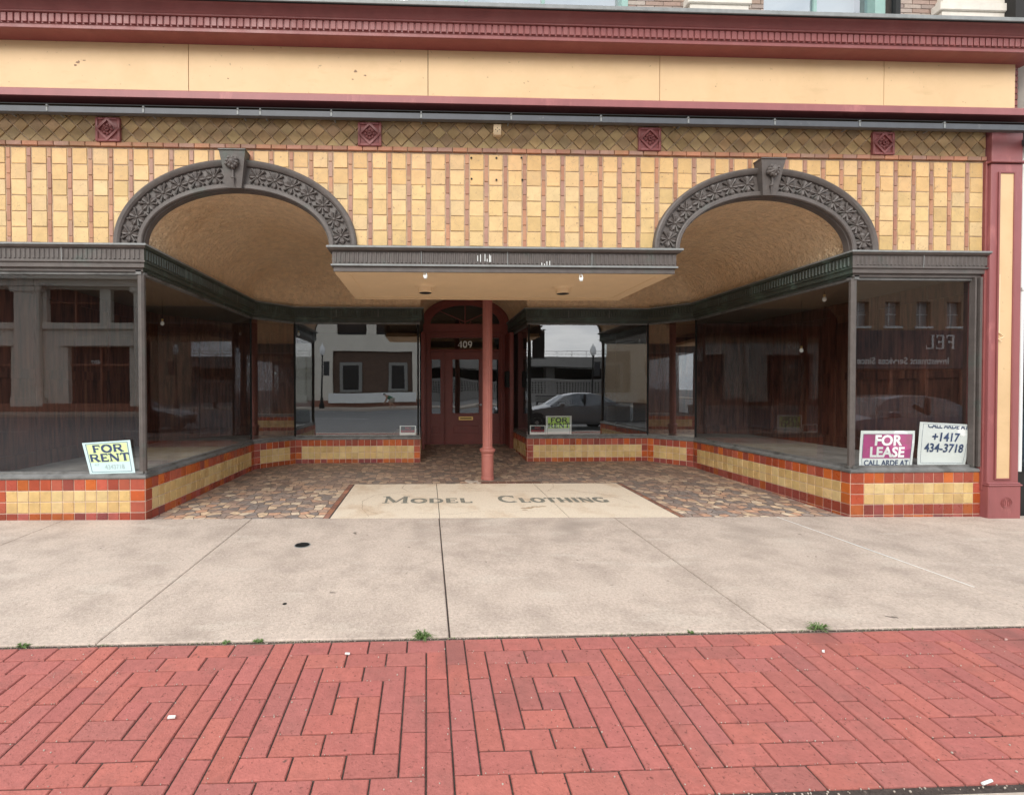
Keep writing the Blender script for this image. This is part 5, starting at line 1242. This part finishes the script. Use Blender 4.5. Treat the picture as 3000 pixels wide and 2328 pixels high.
# street lamps
def lamp(x, y, label, banner=True, base=-.02):
    t = thing('street_lamp', label, 'street lamp', (x, y, base), group='acorn street lamps')
    m = MB(); m.lathe([(.19, base), (.19, base+.3), (.13, base+.4), (.10, base+.7), (.065, base+.9), (.05, base+3.9), (.09, base+3.95), (.06, base+4.0)], (x, y, 0), 16); m.build('post', 'black', t, smooth=40)
    m = MB(); m.lathe([(.10, base+4.0), (.19, base+4.15), (.21, base+4.35), (.15, base+4.6), (.05, base+4.75), (.02, base+4.9)], (x, y, 0), 16); m.build('globe', 'lampglass', t, smooth=60)
    if banner:
        m = MB(); m.box(x+.10, x+.55, y-.01, y+.01, base+2.5, base+3.5); m.tube([(x, y, base+3.52), (x+.6, y, base+3.52)], .015, 6); m.tube([(x, y, base+2.48), (x+.6, y, base+2.48)], .015, 6); m.build('banner', 'carblack', t)
lamp(-7.8, -22.7, 'acorn street lamp on the far pavement before the cream block')
lamp(3.75, -4.0, 'acorn street lamp at the near kerb beside the parked cars', base=-.0)
lamp(12.9, -22.7, 'acorn street lamp on the far pavement before the overpass')
# bench
t = thing('park_bench', 'black metal bench on the far pavement', 'bench', (9.6, -23.5, -.02))
m = MB(); m.box(8.7, 10.5, -23.75, -23.3, .42, .46); m.build('seat', 'black', t)
m = MB()
for k in range(19): m.box(8.7+k*.098, 8.73+k*.098, -23.78, -23.76, .5, .9)
m.box(8.7, 10.5, -23.79, -23.75, .88, .93); m.build('backrest', 'black', t)
for xx in (8.72, 10.42): m = MB(); m.box(xx, xx+.06, -23.75, -23.35, -.02, .42); m.build('leg', 'black', t)
# parked cars
def car(x, y, paint, label, dx=1):
    t = thing('parked_car', label, 'car', (x+2.35, y, -.165), group='cars parked at the kerb')
    # stations along length (front at x): s, zlow, zbelt, zroof, half widths low/belt/roof
    st = [(0.0, .42, .58, .60, .55, .60, .50), (.12, .26, .66, .68, .78, .74, .62), (.5, .22, .76, .79, .86, .80, .70), (1.15, .22, .86, .90, .89, .84, .74), (1.45, .22, .90, .96, .89, .85, .74),
          (2.05, .22, .92, 1.34, .89, .86, .58), (2.45, .22, .93, 1.42, .89, .86, .57), (3.1, .22, .94, 1.42, .89, .86, .57), (3.55, .22, .95, 1.34, .89, .86, .57), (4.1, .22, .97, 1.04, .88, .84, .70), (4.5, .26, .96, .99, .82, .78, .68), (4.68, .42, .84, .86, .66, .66, .56)]
    def ring(q):
        s, zl, zb_, zr, wl, wb, wr = q; zl -= .0
        right = [(wl*.9, zl), (wl, zl+.12), (wl+.01, (zl+zb_)/2), (wb, zb_), (wr, zr-.02), (wr*.8, zr), (0, zr+.015)]
        return [(x+s, y+a, z-.165) for a, z in right]+[(x+s, y-a, z-.165) for a, z in right[-2::-1]]
    Rg = [ring(q) for q in st]; m = MB(); gl_ = MB()
    n = len(Rg[0])
    for i, (a, b) in enumerate(zip(Rg, Rg[1:])):
        for k in range(n-1):
            q = [a[k], b[k], b[k+1], a[k+1]]
            cab = 4 <= i <= 8; side = k in (3, n-2-3); wind = i in (4, 8) and k in (3, 4, 5, 6, 7, 8)
            if (cab and side and i in (5, 6, 7)) or wind: gl_.face(q)
            else: m.face(q)
    m.face(Rg[0]); m.face(Rg[-1])
    body = m.build('body', paint, t, smooth=40, merge=True); gl_.build('windows', 'carglass', t, smooth=30, merge=True)
    m = MB()
    for s_ in (-1, 1):
        for xx in (2.75,): m.box(x+xx, x+xx+.07, y+s_*.80-.04, y+s_*.80+.04, .76, 1.2)
    m.build('pillar', 'carblack', t)
    for xx in (.92, 3.72):
        for s_ in (-1, 1):
            m = MB(); m.lathe([(.38, -.01), (.38, .012)], (x+xx, y+s_*.885, .15), 26, 'Y'); m.build('wheel_arch', 'carblack', t)
            m = MB(); m.lathe([(.20, -.1), (.31, -.1), (.325, -.05), (.325, .05), (.31, .1), (.20, .1)], (x+xx, y+s_*.82, .155), 26, 'Y'); w = m.build('wheel', 'rubber', t, smooth=40)
            m = MB(); m.lathe([(.205, -.102), (.205, .103), (.16, .085), (.05, .105)], (x+xx, y+s_*.82, .155), 20, 'Y'); m.build('rim', 'rim', w)
    for s_ in (-1, 1):
        m = MB(); m.box(x+.03, x+.32, y+s_*.62-.14, y+s_*.62+.14, .40, .53, ch=.03); m.build('headlight', 'headl', t)
        m = MB(); m.box(x+1.75, x+1.95, y+s_*.96-.07, y+s_*.96+.07, .76, .90, ch=.03); m.build('mirror', paint, t)
    m = MB(); m.box(x-.03, x+.05, y-.4, y+.4, .20, .38, ch=.02); m.build('grille', 'carblack', t)

car(3.35, -5.9, 'cargrey', 'grey sedan parked at the kerb just behind the near street lamp')
car(8.75, -5.9, 'carblue', 'dark navy sedan parked behind the grey sedan')
# kneeling person on the far pavement, in a green shirt
def person(x, y, z):
    t = thing('person', 'person in a green shirt bending down on the far pavement', 'person', (x, y, z))
    V = [(0, 0, .62), (-.12, 0, .70), (-.28, 0, .80), (-.42, 0, .86), (-.50, 0, .92), (-.58, 0, .95),          # pelvis..spine..neck..head
         (.02, .12, .58), (-.25, .15, .48), (-.05, .16, .08), (-.20, .17, .03),                                    # right leg: hip knee ankle toe
         (.02, -.12, .58), (-.12, -.15, .38), (.22, -.16, .06), (.12, -.17, .02),
         (-.38, .19, .84), (-.46, .22, .58), (-.58, .20, .36), (-.62, .19, .28),
         (-.38, -.19, .84), (-.44, -.22, .58), (-.56, -.18, .36), (-.60, -.17, .28)]
    E_ = [(0, 1), (1, 2), (2, 3), (3, 4), (4, 5), (0, 6), (6, 7), (7, 8), (8, 9), (0, 10), (10, 11), (11, 12), (12, 13), (3, 14), (14, 15), (15, 16), (16, 17), (3, 18), (18, 19), (19, 20), (20, 21)]
    R_ = [.15, .14, .15, .14, .06, .10, .10, .07, .05, .045, .10, .07, .05, .045, .07, .05, .04, .035, .07, .05, .04, .035]
    for nm, idx, g_, mt in (('body', range(22), 1, 'skin'), ('shirt', (0, 1, 2, 3, 14, 18), 1.14, 'shirt'), ('shorts', (0, 6, 7, 10, 11), 1.12, 'shorts')):
        o = skin2(nm, list(idx), g_, mt, t, V, E_, R_, x, y, z)
    m = MB(); m.lathe([(.02, .09), (.09, .05), (.11, 0), (.10, -.04)], (x-.60, y, z+1.0), 12); m.build('hair', 'hair', t, smooth=60)
def skin2(name, keep, grow, mt, par, V, E_, R_, x, y, z):
    mp_ = {k: i for i, k in enumerate(keep)}
    me = bpy.data.meshes.new(name); me.from_pydata([(x+V[k][0], y+V[k][1], z+V[k][2]) for k in keep], [(mp_[a], mp_[b]) for a, b in E_ if a in mp_ and b in mp_], [])
    me.materials.append(MM[mt]); o = bpy.data.objects.new(name, me); SC.collection.objects.link(o); o.parent = par; o.matrix_parent_inverse = parent_inv(par)
    o.modifiers.new('skin', 'SKIN')
    if not me.skin_vertices: 
        bm = bmesh.new(); bm.from_mesh(me); bm.verts.layers.skin.verify(); bm.to_mesh(me); bm.free()
    for i, k in enumerate(keep):
        d = me.skin_vertices[0].data[i]; d.radius = (R_[k]*grow, R_[k]*grow); d.use_root = (i == 0)
    sb_ = o.modifiers.new('sub', 'SUBSURF'); sb_.levels = 1; sb_.render_levels = 1
    return o
person(-2.5, -22.6, -.02)
